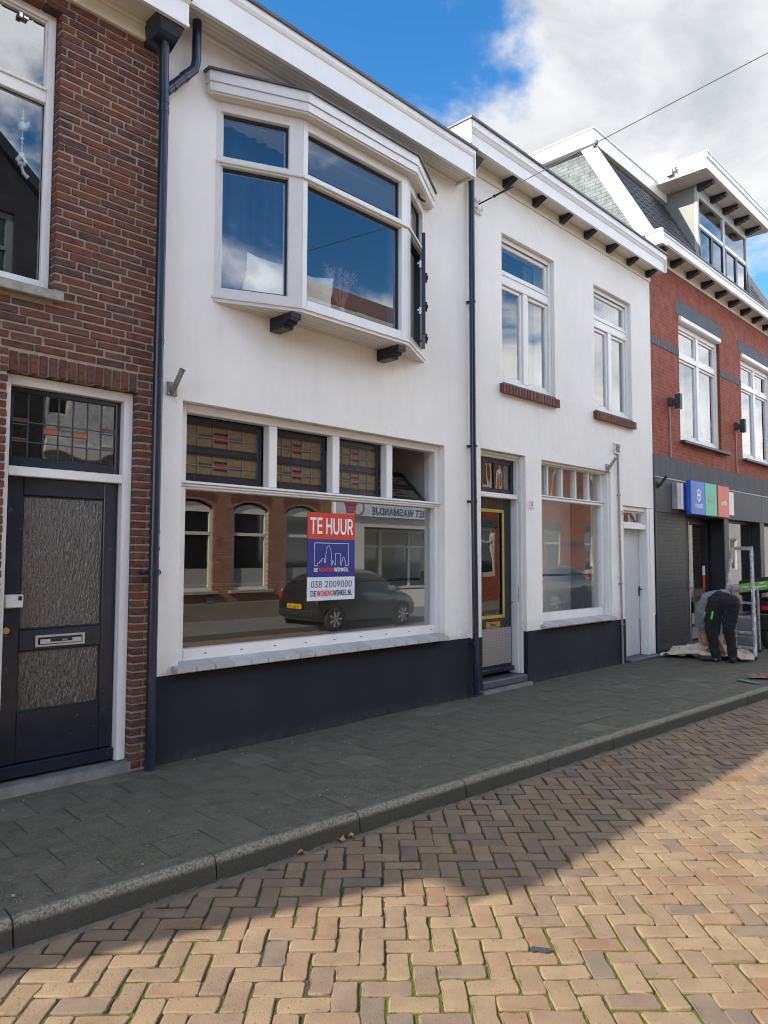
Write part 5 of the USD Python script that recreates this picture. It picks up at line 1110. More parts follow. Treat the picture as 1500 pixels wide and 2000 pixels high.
for z in (.17, .40, .635, .87): obj("step", MB().add([np.array(e) + np.array([dx, 0, dz]) for e in (at(0, z), at(1, z)) for dz in (-.016, .016) for dx in (-.02, .065)], BOX_F), M["alu_spot"], LD)
obj("platform", MB().add([np.array(e) + np.array([dx, 0, dz]) for e in (at(0, 1.11), at(1, 1.11)) for dz in (-.025, .025) for dx in (-.02, .24)], BOX_F), M["alu_spot"], LD)
obj("top_bar", MB().add([np.array(e) + np.array([dx, 0, dz]) for e in (ft[0] + [0, .014, 0], ft[1] - [0, .014, 0]) for dz in (-.03, .03) for dx in (-.015, .03)], BOX_F), M["alu_spot"], LD)
bk = [(np.array([13.66, -.66, .03]), at(0, 1.10) + [.22, 0, 0]), (np.array([13.60, -1.06, .03]), at(1, 1.10) + [.22, 0, 0])]
for p, q in bk: obj("rear_leg", fixed(rail(p, q, .025, .045)), M["alu_spot"], LD)
obj("rear_brace", MB().tube([bk[0][0] + (bk[0][1] - bk[0][0]) * .2, bk[1][0] + (bk[1][1] - bk[1][0]) * .2], .012, 8), M["alu_spot"], LD)
obj("front_brace", MB().tube([at(0, .16) + (at(1, .16) - at(0, .16)) * .25, fb[0] + [.0, 0, .02]], .009, 6).tube([at(1, .16) + (at(0, .16) - at(1, .16)) * .25, fb[1] + [0, 0, .02]], .009, 6), M["alu"], LD)
for e in (fb[0], fb[1], bk[0][0], bk[1][0]): obj("rubber_foot", MB().box(e[0] - .03, e[0] + .03, e[1] - .022, e[1] + .022, .004, .055, .006), M["rubber"], LD)

M["cloth"] = mat("drop_cloth_fabric", (0.74, 0.62, 0.49), (0.64, 0.49, 0.36), 7.0, rough=.95, bump=.3, bscale=120, extra=(16, .64, .72, (0.72, 0.68, 0.62)))
def crumpled(cx, cy, rx, ry, rot, h, seed, n=46):
    xs = np.linspace(-1, 1, n); X, Y = np.meshgrid(xs, xs, indexing="ij")
    P = np.stack([X.ravel(), Y.ravel(), np.full(X.size, seed * 1.7)], 1)
    e = 1 + .35 * (meshkit.fbm(P * 1.3 + 9, 3) - .5)
    x = P[:, 0] * rx * e; y = P[:, 1] * ry * (1 + .4 * (meshkit.fbm(P * 1.2 + 31, 3) - .5))
    z = np.abs(meshkit.fbm(P * 2.6 + 3, 4) - .5) * 2; z = h * (1 - np.clip(z * 2.2, 0, 1)) * np.clip(1.25 - np.maximum(abs(P[:, 0]), abs(P[:, 1])) * .9, .1, 1) + .012 * meshkit.noise(P * 9)
    c, s = math.cos(rot), math.sin(rot); v = np.stack([cx + c * x - s * y, cy + s * x + c * y, .008 + z], 1); f = []
    for i in range(n - 1):
        for j in range(n - 1):
            p = i * n + j; f += [[p, p + n, p + n + 1], [p, p + n + 1, p + 1]]
    f = np.array(f); w = v - [0, 0, .004]; return MB().add(np.vstack([v, w]), np.vstack([f, f[:, ::-1] + len(v)]))
obj("drop_cloth", crumpled(12.40, -.62, .46, .62, .35, .20, 1), M["cloth"], None, True, "crumpled beige drop cloth on the pavement under the ladder", "cloth")
CAN = thing("paint_pot", "white paint pot on the pavement in front of the bending person", "paint pot", (12.28, -.30, 0))
obj("pot_body", MB().tube([(12.28, -.30, .02), (12.28, -.30, .15)], [.075, .085], 18), M["plastic_white"], CAN, smooth=50)

M["denim"] = mat("work_trousers", (0.0095, 0.0105, 0.014), (0.016, 0.018, 0.022), 12.0, rough=.9, bump=.6, bscale=60, bdist=.006)
M["shirt"] = mat("shirt_grey", (0.26, 0.26, 0.265), (0.20, 0.20, 0.21), 10, rough=.95, bump=.5, bscale=40, bdist=.006)
M["skin"] = mat("skin", (0.42, 0.19, 0.125), (0.37, 0.16, 0.105), 20, rough=.55); M["hair"] = mat("hair_white", (0.62, 0.61, 0.60), (0.5, 0.5, 0.49), 60, rough=.8, bump=.6, bscale=120)
M["boot"] = mat("boot_leather", (0.013, 0.013, 0.016), (0.03, 0.03, 0.034), 16, rough=.6, extra=(12, .62, .68, (0.28, 0.30, 0.34))); M["neon"] = mat("neon_green", (0.10, 0.75, 0.13), rough=.5)
import manifold3d as m3
def chain_hull(bones, edge=.018, it=10):
    """bones: ((p, r), (q, r)) pairs; hulls of spheres united, refined and smoothed into one skin."""
    def ball(p, r): return m3.Manifold.sphere(r, 20).translate(tuple(map(float, p)))
    acc = None
    for (p, r), (q, s) in bones:
        h = m3.Manifold.batch_hull([ball(p, r), ball(q, s)]); acc = h if acc is None else acc + h
    acc = acc.refine_to_length(edge); me = acc.to_mesh(); tm = trimesh.Trimesh(me.vert_properties[:, :3], me.tri_verts, process=True)
    trimesh.smoothing.filter_taubin(tm, .5, .53, it); return tm
PB = np.array([11.90, -1.06, 0.0]); er, ev = np.array([.332, -.943, 0]), np.array([.943, .332, 0])   # image right, away from the camera
def B(u, v, d): return PB + er * u + ev * d + np.array([0, 0, v])
PE = thing("person", "person in black work trousers and grey shirt bending down beside the ladder", "person", tuple(PB))
hipR, hipL, knR, knL, anR, anL = B(.115, .90, .0), B(-.075, .90, .05), B(.075, .50, -.02), B(-.17, .49, .03), B(.125, .10, .0), B(-.105, .10, .0)
legs = [((B(.03, .935, .02), .150), (hipR, .145)), ((B(.03, .935, .02), .150), (hipL, .145)), ((hipR, .15), (B(.11, .72, -.01), .118)), ((B(.11, .72, -.01), .118), (knR, .096)), ((knR, .096), (B(.11, .32, .0), .078)), ((B(.11, .32, .0), .078), (anR, .075)),
        ((hipL, .15), (B(-.14, .72, .03), .120)), ((B(-.14, .72, .03), .120), (knL, .100)), ((knL, .100), (B(-.14, .32, .02), .080)), ((B(-.14, .32, .02), .080), (anL, .078)), ((B(.03, .935, .02), .150), (B(-.03, .96, .06), .138))]
ap = B(0, 0, 0)
body = [((B(.02, .985, .10), .135), (B(-.17, .94, .20), .140)), ((B(-.17, .94, .20), .140), (B(-.27, .74, .30), .145)), ((B(-.27, .74, .30), .145), (B(-.29, .56, .36), .13)), ((B(-.29, .56, .36), .125), (B(-.19, .53, .26), .07)), ((B(-.29, .56, .36), .12), (B(-.33, .55, .48), .07)),
        ((B(-.19, .53, .26), .066), (B(-.11, .36, .24), .05)), ((B(-.33, .55, .48), .066), (B(-.30, .36, .50), .05))]
skin = [((B(-.28, .46, .37), .058), (B(-.27, .38, .38), .055)), ((B(-.265, .33, .37), .088), (B(-.255, .26, .35), .078)), ((B(-.255, .33, .39), .08), (B(-.25, .27, .38), .07)), ((B(-.24, .245, .315), .018), (B(-.25, .27, .305), .016)), ((B(-.335, .31, .40), .02), (B(-.335, .28, .40), .018)), ((B(-.20, .31, .40), .02), (B(-.20, .28, .40), .018))]
for s, (e0, e1, h) in enumerate(((B(-.11, .36, .24), B(-.03, .22, .22), B(-.005, .15, .22)), (B(-.30, .36, .50), B(-.24, .22, .44), B(-.21, .16, .40)))):
    skin += [((e0, .042), (e1, .030)), ((e1, .030), (h, .026))]
    for k in range(4):
        a = h + er * (-.024 + .016 * k) + np.array([0, 0, -.02]); skin += [((h + er * (-.02 + .013 * k), .012), (a, .010)), ((a, .010), (a + ev * .014 + np.array([0, 0, -.034 - .006 * (k in (1, 2))]), .0085)), ((a + ev * .014 + np.array([0, 0, -.034]), .0085), (a - ev * .006 + np.array([0, 0, -.055]), .008))]
    skin += [((h - er * .02, .013), (h - er * .045 + np.array([0, 0, -.025]), .010)), ((h - er * .045 + np.array([0, 0, -.025]), .010), (h - er * .042 + ev * .02 + np.array([0, 0, -.05]), .009))]
def folds(tm, amp, sc, seed, squash=(1, 1, 1.0)):
    n = tm.vertex_normals; q = tm.vertices * np.array(squash) * sc
    tm.vertices = tm.vertices + n * (amp * (np.abs(meshkit.fbm(q + seed, 3) - .5) * 4 - .7))[:, None]; return tm
whole = chain_hull(skin, .012, 6)
obj("body", whole, M["skin"], PE, smooth=True)
obj("trousers", folds(chain_hull(legs, .014, 8), .016, 7.0, 3, (1, 1, 1.6)), M["denim"], PE, smooth=True); obj("shirt", folds(chain_hull(body, .014, 8), .014, 8.0, 11), M["shirt"], PE, smooth=True)
obj("hair", chain_hull([((B(-.27, .31, .39), .090), (B(-.262, .225, .38), .078))], .012, 4), M["hair"], PE, smooth=True)
boots = [((anR + [0, 0, -.02], .062), (B(.13, .05, .02), .048)), ((B(.13, .05, -.04), .05), (B(.10, .042, .17), .040)), ((anL + [0, 0, -.02], .062), (B(-.10, .05, 0), .05)), ((B(-.08, .05, -.01), .05), (B(-.30, .042, .03), .042)), ((B(-.30, .042, .03), .042), (B(-.33, .04, .05), .036))]
bt = chain_hull(boots, .012, 5); bt.vertices[:, 2] = np.maximum(bt.vertices[:, 2], .004); obj("work_boots", bt, M["boot"], PE, smooth=True)
obj("neon_stripe", MB().tube([B(-.135, .78, -.085), B(-.16, .66, -.085)], .014, 8).tube([B(-.245, .76, -.02), B(-.262, .69, -.01)], .012, 8), M["neon"], PE)
RG = obj("paint_rag", MB().mesh(place(cushion(.20, .14, .06, 9), B(-.02, .36, .22), rz=.5, rx=.6)), M["cloth"], None, True, "pale paint rag held between the legs of the bending person", "rag")

SC = thing("delivery_scooter", "black delivery scooter with tilted top box and green panel at the right edge", "scooter", (14.4, -.95, 0))
def sc(v): return v
tiltm = lambda v: np.stack([v[:, 0], v[:, 1], v[:, 2] + (-.62 - v[:, 1]) * .16 ], 1)
obj("top_box", MB().box(13.95, 14.75, -1.35, -.62, .93, 1.20, .03).moved(tiltm), M["black"], SC)
obj("green_panel", MB().box(13.935, 13.949, -1.34, -.64, .985, 1.135).moved(tiltm), mat("label_green", (0.17, 0.52, 0.03), (0.20, 0.56, 0.05), 8, rough=.35), SC)
obj("green_panel_logo", MB().box(13.930, 13.9345, -1.06, -.98, 1.09, 1.12).box(13.930, 13.9345, -1.10, -.94, 1.03, 1.06).moved(tiltm), M["pwhite"], SC)
obj("tail_light", MB().box(14.0, 14.06, -1.16, -.98, .69, .77, .012), mat("tail_red", (0.55, 0.02, 0.02), rough=.15), SC)
obj("body", MB().box(14.06, 14.9, -1.16, -.86, .62, .90, .05).box(14.3, 15.3, -1.14, -.88, .30, .55, .06).box(15.2, 15.35, -1.18, -.84, .3, 1.0, .05), M["black"], SC)
for wx in (14.25, 15.55): obj("wheel", MB().mesh(place(trimesh.creation.torus(.19, .06, 28, 12), (wx, -1.0, .25), rx=math.pi / 2)).tube([(wx, -1.05, .25), (wx, -.95, .25)], .13, 18), M["rubber"], SC, smooth=60)
obj("front_fork", MB().tube([(15.55, -1.0, .27), (15.32, -1.0, 1.05)], .03, 10).tube([(15.32, -1.32, 1.08), (15.32, -.68, 1.08)], .018, 8), M["black"], SC)
obj("fender", MB().box(14.0, 14.16, -1.10, -.90, .33, .60, .02), M["black"], SC)

obj("paper_strip", MB().add([(10.11, -2.07, .012), (10.19, -2.11, .010), (10.33, -1.83, .016), (10.25, -1.80, .014), (10.11, -2.07, .006), (10.19, -2.11, .004), (10.33, -1.83, .008), (10.25, -1.80, .006)], [[0, 1, 2], [0, 2, 3], [4, 6, 5], [4, 7, 6], [0, 4, 5], [0, 5, 1], [1, 5, 6], [1, 6, 2], [2, 6, 7], [2, 7, 3], [3, 7, 4], [3, 4, 0]]), mat("green_strip", (0.06, 0.24, 0.17), (0.045, 0.19, 0.14), 20, rough=.6), None, label="green strip of card lying near the kerb at the right", cat="litter")
obj("rag", crumpled(10.72, -2.0, .16, .20, .4, .05, 5, 20), mat("rag_brown", (0.30, 0.16, 0.12), (0.24, 0.12, 0.09), 20, rough=.95), None, True, "crumpled brown rag on the kerb edge at the right", "rag")
M["leaf"] = mat("dead_leaf", (0.52, 0.27, 0.09), (0.42, 0.19, 0.06), 60, rough=.8)
for k, (x, y, a) in enumerate(((3.135, -1.885, .3), (3.21, -1.895, 1.5), (2.835, -1.868, 2.2))):
    th = np.linspace(0, 2 * np.pi, 15)[:-1]; r = .020 * (1 + .35 * np.cos(5 * th)); p = np.stack([x + r * 1.4 * np.cos(th) * math.cos(a) - r * np.sin(th) * math.sin(a), y + r * 1.4 * np.cos(th) * math.sin(a) + r * np.sin(th) * math.cos(a), ROAD + .012 + .010 * np.cos(2 * th + a)], 1)
    v = np.vstack([p, [[x, y, ROAD + .010]], p - [0, 0, .0015], [[x, y, ROAD + .0085]]]); f = []
    for i in range(14): j = (i + 1) % 14; f += [[14, i, j], [29, 15 + j, 15 + i], [i, 15 + i, 15 + j], [i, 15 + j, j]]
    obj("leaf", MB().add(v, f), M["leaf"], None, label=("leftmost orange dead leaf of three lying along the kerb" if k == 2 else ("middle orange dead leaf of three in the gutter by the kerb" if k == 0 else "rightmost orange dead leaf of three in the gutter by the kerb")), cat="leaf", group="dead leaves along the kerb")
m, m2 = MB(), MB()
for k in range(230):                                           # pale chips and droppings on the pavement
    s, t = rng.uniform(.5, 16), rng.uniform(.16, 2.0); xy = kp(s, t)[0]
    if xy[1] > -.04: continue
    r = rng.uniform(.003, .008) * (1.6 if rng.random() < .08 else 1); n = 6; th = np.sort(rng.uniform(0, 6.28, n)); e = rng.uniform(.4, 1)
    p = np.stack([xy[0] + r * np.cos(th), xy[1] + r * e * np.sin(th), np.full(n, .0075)], 1); q = p.copy(); q[:, 2] -= .006
    v = np.vstack([p, q]); f = [[0, i, i + 1] for i in range(1, n - 1)] + [x for i in range(n) for x in ([i, n + i, n + (i + 1) % n], [i, n + (i + 1) % n, (i + 1) % n])]
    (m if rng.random() < .7 else m2).add(v, f)
obj("pavement_grit", m, mat("grit_white", (0.36, 0.36, 0.34), rough=.9), None, kind="stuff", label="pale chips and specks of grit scattered over the dark pavement", cat="grit")
obj("pavement_grit", m2, mat("grit_grey", (0.20, 0.205, 0.19), rough=.9), None, kind="stuff", label="duller grey specks of grit scattered over the dark pavement", cat="grit")
sp = Polygon([(2.858, -3.405), (2.885, -3.398), (2.900, -3.425), (2.925, -3.468), (2.905, -3.482), (2.885, -3.470), (2.872, -3.44), (2.852, -3.425)])
obj("tar_spot", MB().poly(sp, ROAD - .002, ROAD + .006, "xy"), mat("tar", (0.03, 0.03, 0.035), rough=.8), None, label="small dark tar spot on a paver in the foreground", cat="stain")

# ------------------------------------------------------------------ the other side of the street, seen in the panes
OY = -10.4
M["opp_glass"] = mat("opposite_glass", (0.012, 0.013, 0.014), rough=.04, spec=.8)
def ofront(pg, d=.30): return MB().poly(pg, OY - d, OY)           # fronts facing the white houses
def owindow(parent, a, b, z0, z1, mm, bars=True, glass="opp_glass", w=.075, arch=0.0):
    m = MB().box(a, a + w, OY - .16, OY - .07, z0, z1).box(b - w, b, OY - .16, OY - .07, z0, z1).box(a + w, b - w, OY - .16, OY - .071, z1 - w, z1).box(a + w, b - w, OY - .16, OY - .071, z0, z0 + w)
    if bars: m.box(a + w, b - w, OY - .15, OY - .06, z0 + (z1 - z0) * .68, z0 + (z1 - z0) * .68 + .08)
    if arch:
        n = 12; mid, hw = (a + b) / 2, (b - a) / 2
        pts = [(mid - hw + 2 * hw * k / n, z1 - .02 + arch * (1 - ((k / n) * 2 - 1) ** 2)) for k in range(n + 1)]
        m.poly(Polygon([(a, z1 - .03)] + pts + [(b, z1 - .03)]), OY - .16, OY - .07)
    W = obj("window", m, M[mm], parent)
    obj("pane", MB().box(a + w - .003, b - w + .003, OY - .125, OY - .12, z0 + w - .003, z1 - w + .003), M[glass], W)
    obj("dark_room", MB().box(a - .05, b + .05, OY - 1.6, OY - .302, z0 - .05, z1 + arch + .05), M["dark_void"], W)
    return W
M["brick_opp"] = brickmat("opposite_brick", (0.30, 0.125, 0.070), (0.24, 0.10, 0.058), (0.36, 0.32, 0.26), w=0.21, h=0.062)
M["cream_trim"] = mat("cream_trim", (0.70, 0.68, 0.58), (0.62, 0.60, 0.50), 4, rough=.5)
M["plinth_brown"] = mat("plinth_brown", (0.22, 0.20, 0.15), (0.15, 0.14, 0.105), 3, rough=.85)
OB = thing("opposite_house", "orange brown brick house with arched windows mirrored in the large shop window", "house", (11.3, OY, 0))
wins = [(9.20, 10.36), (10.96, 12.08), (12.66, 13.80)]
pg = sbox(8.45, .42, 14.33, 8.3)
for a, b in wins:
    n = 12; mid, hw = (a + b) / 2, (b - a) / 2
    pg = pg.difference(Polygon([(a, .74), (b, .74), (b, 2.86)] + [(mid + hw - 2 * hw * k / n, 2.86 + .17 * (1 - ((k / n) * 2 - 1) ** 2)) for k in range(n + 1)] + [(a, 2.86)]))
    pg = pg.difference(sbox(a, 4.9, b, 7.1))
obj("wall", ofront(pg), M["brick_opp"], OB); obj("plinth", MB().box(8.45, 14.33, OY - .3, OY + .02, -.05, .42, .005), M["plinth_brown"], OB)
for a, b in wins:
    owindow(OB, a + .002, b - .002, .742, 2.80, "cream_trim", arch=.19); owindow(OB, a + .002, b - .002, 4.902, 7.098, "cream_trim")
    obj("window_sill", MB().box(a - .12, b + .12, OY - .06, OY + .10, .665, .738, .004), M["stone"], OB)
    n = 24; mid, hw = (a + b) / 2, (b - a) / 2
    for k in range(n):
        u = -1 + 2 * (k + .5) / n; cx = mid + u * (hw + .06); cz = 2.93 + .17 * (1 - u * u); t = -u * .32
        c, s = math.cos(t), math.sin(t); q = [(-.022, 0), (.022, 0), (.026, .21), (-.026, .21)]
        obj("arch_brick", MB().poly(Polygon([(cx + x * c - z * s, cz + x * s + z * c) for x, z in q]), OY - .05, OY + .006), M["sill_brick"][k % 3], OB)
    obj("frosted_band", MB().box(a + .08, b - .08, OY - .118, OY - .114, .82, 1.30), M["room_grey"], OB)
obj("cornice", MB().box(8.4, 14.35, OY - .2, OY + .35, 8.3, 8.5, .01), M["cream_trim"], OB); obj("vent_box", MB().box(10.20, 10.42, OY, OY + .02, .45, .60), M["zinc"], OB)
M["tile_brown"] = mat("roof_brown", (0.15, 0.075, 0.05), (0.09, 0.05, 0.038), 5, rough=.7, stretch=(6, 2, 2), bump=.6, bscale=12, bdist=.03)
def oroof(parent, a, b, z, h, d=7.6, mm="tile_brown"): obj("roof", MB().poly(Polygon([(OY + .3, z), (OY - d / 2, z + h), (OY - d, z)]), a, b, "yz"), M[mm], parent); obj("house_body", MB().box(a + .02, b - .02, OY - d, OY - 1.7, 0, z - .02), M["brick_opp"], parent)
oroof(OB, 8.45, 14.33, 8.51, 2.0)
LS = thing("laundry_shop", "white plastered laundry shop with sign and dark openings mirrored in the shop window", "shop", (17.4, OY, 0))
M["plaster"] = mat("plaster_white", (0.66, 0.65, 0.60), (0.56, 0.55, 0.50), 1.2, rough=.85)
pg = sbox(14.34, -.05, 20.6, 8.4).difference(sbox(14.44, -.1, 15.22, 2.30)).difference(sbox(15.68, .55, 20.2, 2.52))
for a, b in ((14.9, 16.1), (17.0, 18.2), (19.0, 20.2)): pg = pg.difference(sbox(a, 4.9, b, 7.0))
obj("wall", ofront(pg, .25), M["plaster"], LS)
for a, b in ((14.9, 16.1), (17.0, 18.2), (19.0, 20.2)): owindow(LS, a + .002, b - .002, 4.902, 6.998, "cream_trim")
obj("recess", MB().box(14.4, 20.3, OY - 1.8, OY - 1.75, -.05, 2.6).box(14.4, 20.3, OY - 1.75, OY - .26, 2.55, 2.6), M["room_dark"], LS)
obj("shop_window", frame(15.69, 20.19, .56, 2.51, OY - .9, OY - .8, w=.08, vb=[(17.2, .16), (18.6, .10)], hb=[(1.95, .06)]), M["cream_trim"], LS); obj("pane", MB().box(15.75, 20.12, OY - .86, OY - .85, .62, 2.46), M["opp_glass"], LS)
obj("cornice", MB().box(14.3, 20.65, OY - .2, OY + .30, 8.4, 8.55, .01), M["cream_trim"], LS); oroof(LS, 14.34, 20.6, 8.56, 2.5)
SS = thing("shop_sign", "white laundry signboard with dark letters and pink basket, mirrored in the shop window", "sign", (17.0, OY, 3.0))
obj("board", MB().box(14.42, 19.6, OY + .004, OY + .10, 2.83, 3.42, .006), M["pwhite"], SS)
obj("lettering", opp_text("HET WASMANDJE", .22, 18.45, 2.90, OY + .1003, True, tx=2.55), M["ink_navy"], SS)
M["pink"] = mat("basket_pink", (0.42, 0.03, 0.11), rough=.4); m = MB().poly(Polygon([(14.78, 3.16), (15.24, 3.16), (15.18, 2.90), (14.84, 2.90)]), OY + .101, OY + .104).box(14.74, 15.28, OY + .101, OY + .104, 3.162, 3.20)
obj("basket", m, M["pink"], SS); m = MB()
for r in range(2):
    for c in range(5): m.box(14.88 + c * .07, 14.91 + c * .07, OY + .1045, OY + .106, 2.96 + r * .09, 2.99 + r * .09)
obj("basket_holes", m, M["pwhite"], SS)
obj("ring", MB().tube([(15.30 - .02 + .34 * math.cos(t) * .8, OY + .104, 3.10 + .24 * math.sin(t)) for t in np.linspace(-1.9, 1.2, 14)], .012, 6), M["ink_navy"], SS)
M["brick_or"] = brickmat("orange_brick", (0.40, 0.105, 0.045), (0.34, 0.09, 0.04), (0.30, 0.16, 0.11), w=0.21, h=0.062, ms=.008)
OR2 = thing("opposite_house", "orange red brick house with grey bands mirrored in the small shop window", "house", (25.5, OY, 0))
pg = sbox(20.62, -.05, 33.0, 7.4); ow = [(21.6, 22.7), (24.2, 25.45), (25.95, 27.15), (28.9, 30.1), (31.0, 32.1)]
for a, b in ow: pg = pg.difference(sbox(a, .9, b, 2.75)).difference(sbox(a, 4.1, b, 6.0))
obj("wall", ofront(pg), M["brick_or"], OR2)
for a, b in ow:
    owindow(OR2, a + .002, b - .002, .902, 2.748, "cream_trim", w=.16); owindow(OR2, a + .002, b - .002, 4.102, 5.998, "cream_trim", w=.16)
    obj("lintel", MB().box(a - .1, b + .1, OY, OY + .02, 2.752, 3.0).box(a - .1, b + .1, OY, OY + .02, 6.002, 6.25), M["slate_stone"], OR2)
for a, b in [(20.62, 21.49)] + [(x[1] + .11, y[0] - .11) for x, y in zip(ow, ow[1:])] + [(32.21, 33.0)]: obj("band", MB().box(a, b, OY - .01, OY + .012, 2.12, 2.26).box(a, b, OY - .01, OY + .012, 5.2, 5.34), M["slate_stone"], OR2)
obj("cornice", MB().box(20.6, 33.05, OY - .2, OY + .35, 7.4, 7.65, .01), M["cream_trim"], OR2); oroof(OR2, 20.62, 33.0, 7.66, 2.4)
M["painted_brick"] = brickmat("white_painted_brick", (0.56, 0.565, 0.55), (0.52, 0.525, 0.51), (0.40, 0.40, 0.39), w=0.21, h=0.062, bump=1.0); M["painted_dark"] = brickmat("dark_painted_brick", (0.045, 0.045, 0.048), (0.04, 0.04, 0.043), (0.03, 0.03, 0.03), w=0.21, h=0.062)
OW = thing("opposite_house", "white painted brick house mirrored in the leaded fanlight of the brick house", "house", (7.3, OY, 0))
pg = sbox(6.15, -.05, 8.44, 7.9)
for a, b, z0, z1 in ((6.5, 7.4, .9, 2.6), (6.30, 6.75, 4.6, 6.3)): pg = pg.difference(sbox(a, z0, b, z1))
obj("wall", ofront(pg), M["painted_brick"], OW); owindow(OW, 6.502, 7.398, .902, 2.598, "cream_trim"); owindow(OW, 6.302, 6.748, 4.602, 6.298, "cream_trim")
obj("ledge", MB().box(6.15, 8.44, OY + .001, OY + .25, 3.75, 4.0, .01), M["plaster"], OW); obj("cornice", MB().box(6.1, 8.45, OY - .2, OY + .3, 7.9, 8.1, .01), M["cream_trim"], OW); oroof(OW, 6.15, 8.44, 8.12, 1.6)
OD = thing("opposite_house", "dark painted gabled house mirrored in the upper window of the brick house", "house", (4.2, OY, 0))
pg = Polygon([(2.2, -.05), (6.14, -.05), (6.14, 8.95), (4.2, 10.7), (2.2, 8.95)]); ow = [(3.4, 5.4)]
for a, b in ow: pg = pg.difference(sbox(a, .9, b, 2.8)).difference(sbox(a, 6.2, b, 8.7))
obj("wall", ofront(pg), M["painted_dark"], OD)
for a, b in ow: owindow(OD, a + .002, b - .002, .902, 2.798, "plinth_brown", w=.14); owindow(OD, a + .002, b - .002, 6.202, 8.698, "zinc", w=.14)
obj("barge_board", MB().add([(4.2, OY + .15, 11.0), (4.2, OY + .15, 10.72), (6.3, OY + .15, 8.83), (6.3, OY + .15, 9.11), (4.2, OY - .3, 11.0), (4.2, OY - .3, 10.72), (6.3, OY - .3, 8.83), (6.3, OY - .3, 9.11)], [[0, 1, 2], [0, 2, 3], [4, 6, 5], [4, 7, 6], [0, 3, 7], [0, 7, 4], [1, 5, 6], [1, 6, 2], [3, 2, 6], [3, 6, 7]]), M["black_paint"], OD)
obj("house_body", MB().box(2.22, 6.1, OY - 7.5, OY - 1.7, 0, 8.9), M["painted_dark"], OD)
for nm, a, b, h, mm, lb in (("opposite_house", -12.0, 2.15, 6.6, "brick_opp", "brown brick terrace facing the brick house across the street"), ("opposite_house", 33.1, 60.0, 7.6, "plaster", "pale plastered terrace far along the other side of the street")):
    T = thing(nm, lb, "house", ((a + b) / 2, OY, 0)); n = int((b - a) / 2.6); pg = sbox(a, -.05, b, h)
    ws = [(a + .8 + k * 2.6, a + 2.0 + k * 2.6) for k in range(n)]
    for p, q in ws: pg = pg.difference(sbox(p, .9, q, 2.8)).difference(sbox(p, 4.2, q, 6.2))
    obj("wall", ofront(pg), M[mm], T)
    for p, q in ws: owindow(T, p + .002, q - .002, .902, 2.798, "cream_trim"); owindow(T, p + .002, q - .002, 4.202, 6.198, "cream_trim")
    obj("cornice", MB().box(a, b, OY - .2, OY + .3, h, h + .2, .01), M["cream_trim"], T); oroof(T, a, b, h + .21, 1.8)
TR = thing("bare_tree", "bare leafless street tree mirrored in the windows of the red brick house", "tree", (33.0, -9.2, 0))
M["bark"] = mat("bark", (0.09, 0.075, 0.06), (0.055, 0.045, 0.036), 9, rough=.95, bump=.6, bscale=30); tr, tw_ = MB(), MB(); trg = np.random.default_rng(3)
def branch(p, d, l, r, lev, dest):
    d = d / np.linalg.norm(d); q = p + d * l * .5 + trg.normal(0, l * .03, 3); e = q + (d + [0, 0, .12]) / np.linalg.norm(d + [0, 0, .12]) * l * .5
    dest.tube([p, q, e], [r, r * .8, r * .55], max(5, 9 - lev), cap=False)
    if lev < 5:
        for k in range(3 if lev < 4 else 2): a = trg.normal(0, 1, 3); a -= d * (a @ d); branch(e if k else q, d + a / np.linalg.norm(a) * trg.uniform(.45, .85), l * trg.uniform(.6, .78), r * .52, lev + 1, tw_)
branch(np.array([33.0, -9.2, 0.0]), np.array([0, 0, 1.0]), 3.4, .16, 0, tr); obj("trunk", tr, M["bark"], TR, smooth=True); obj("crown", tw_, M["bark"], TR, smooth=True)

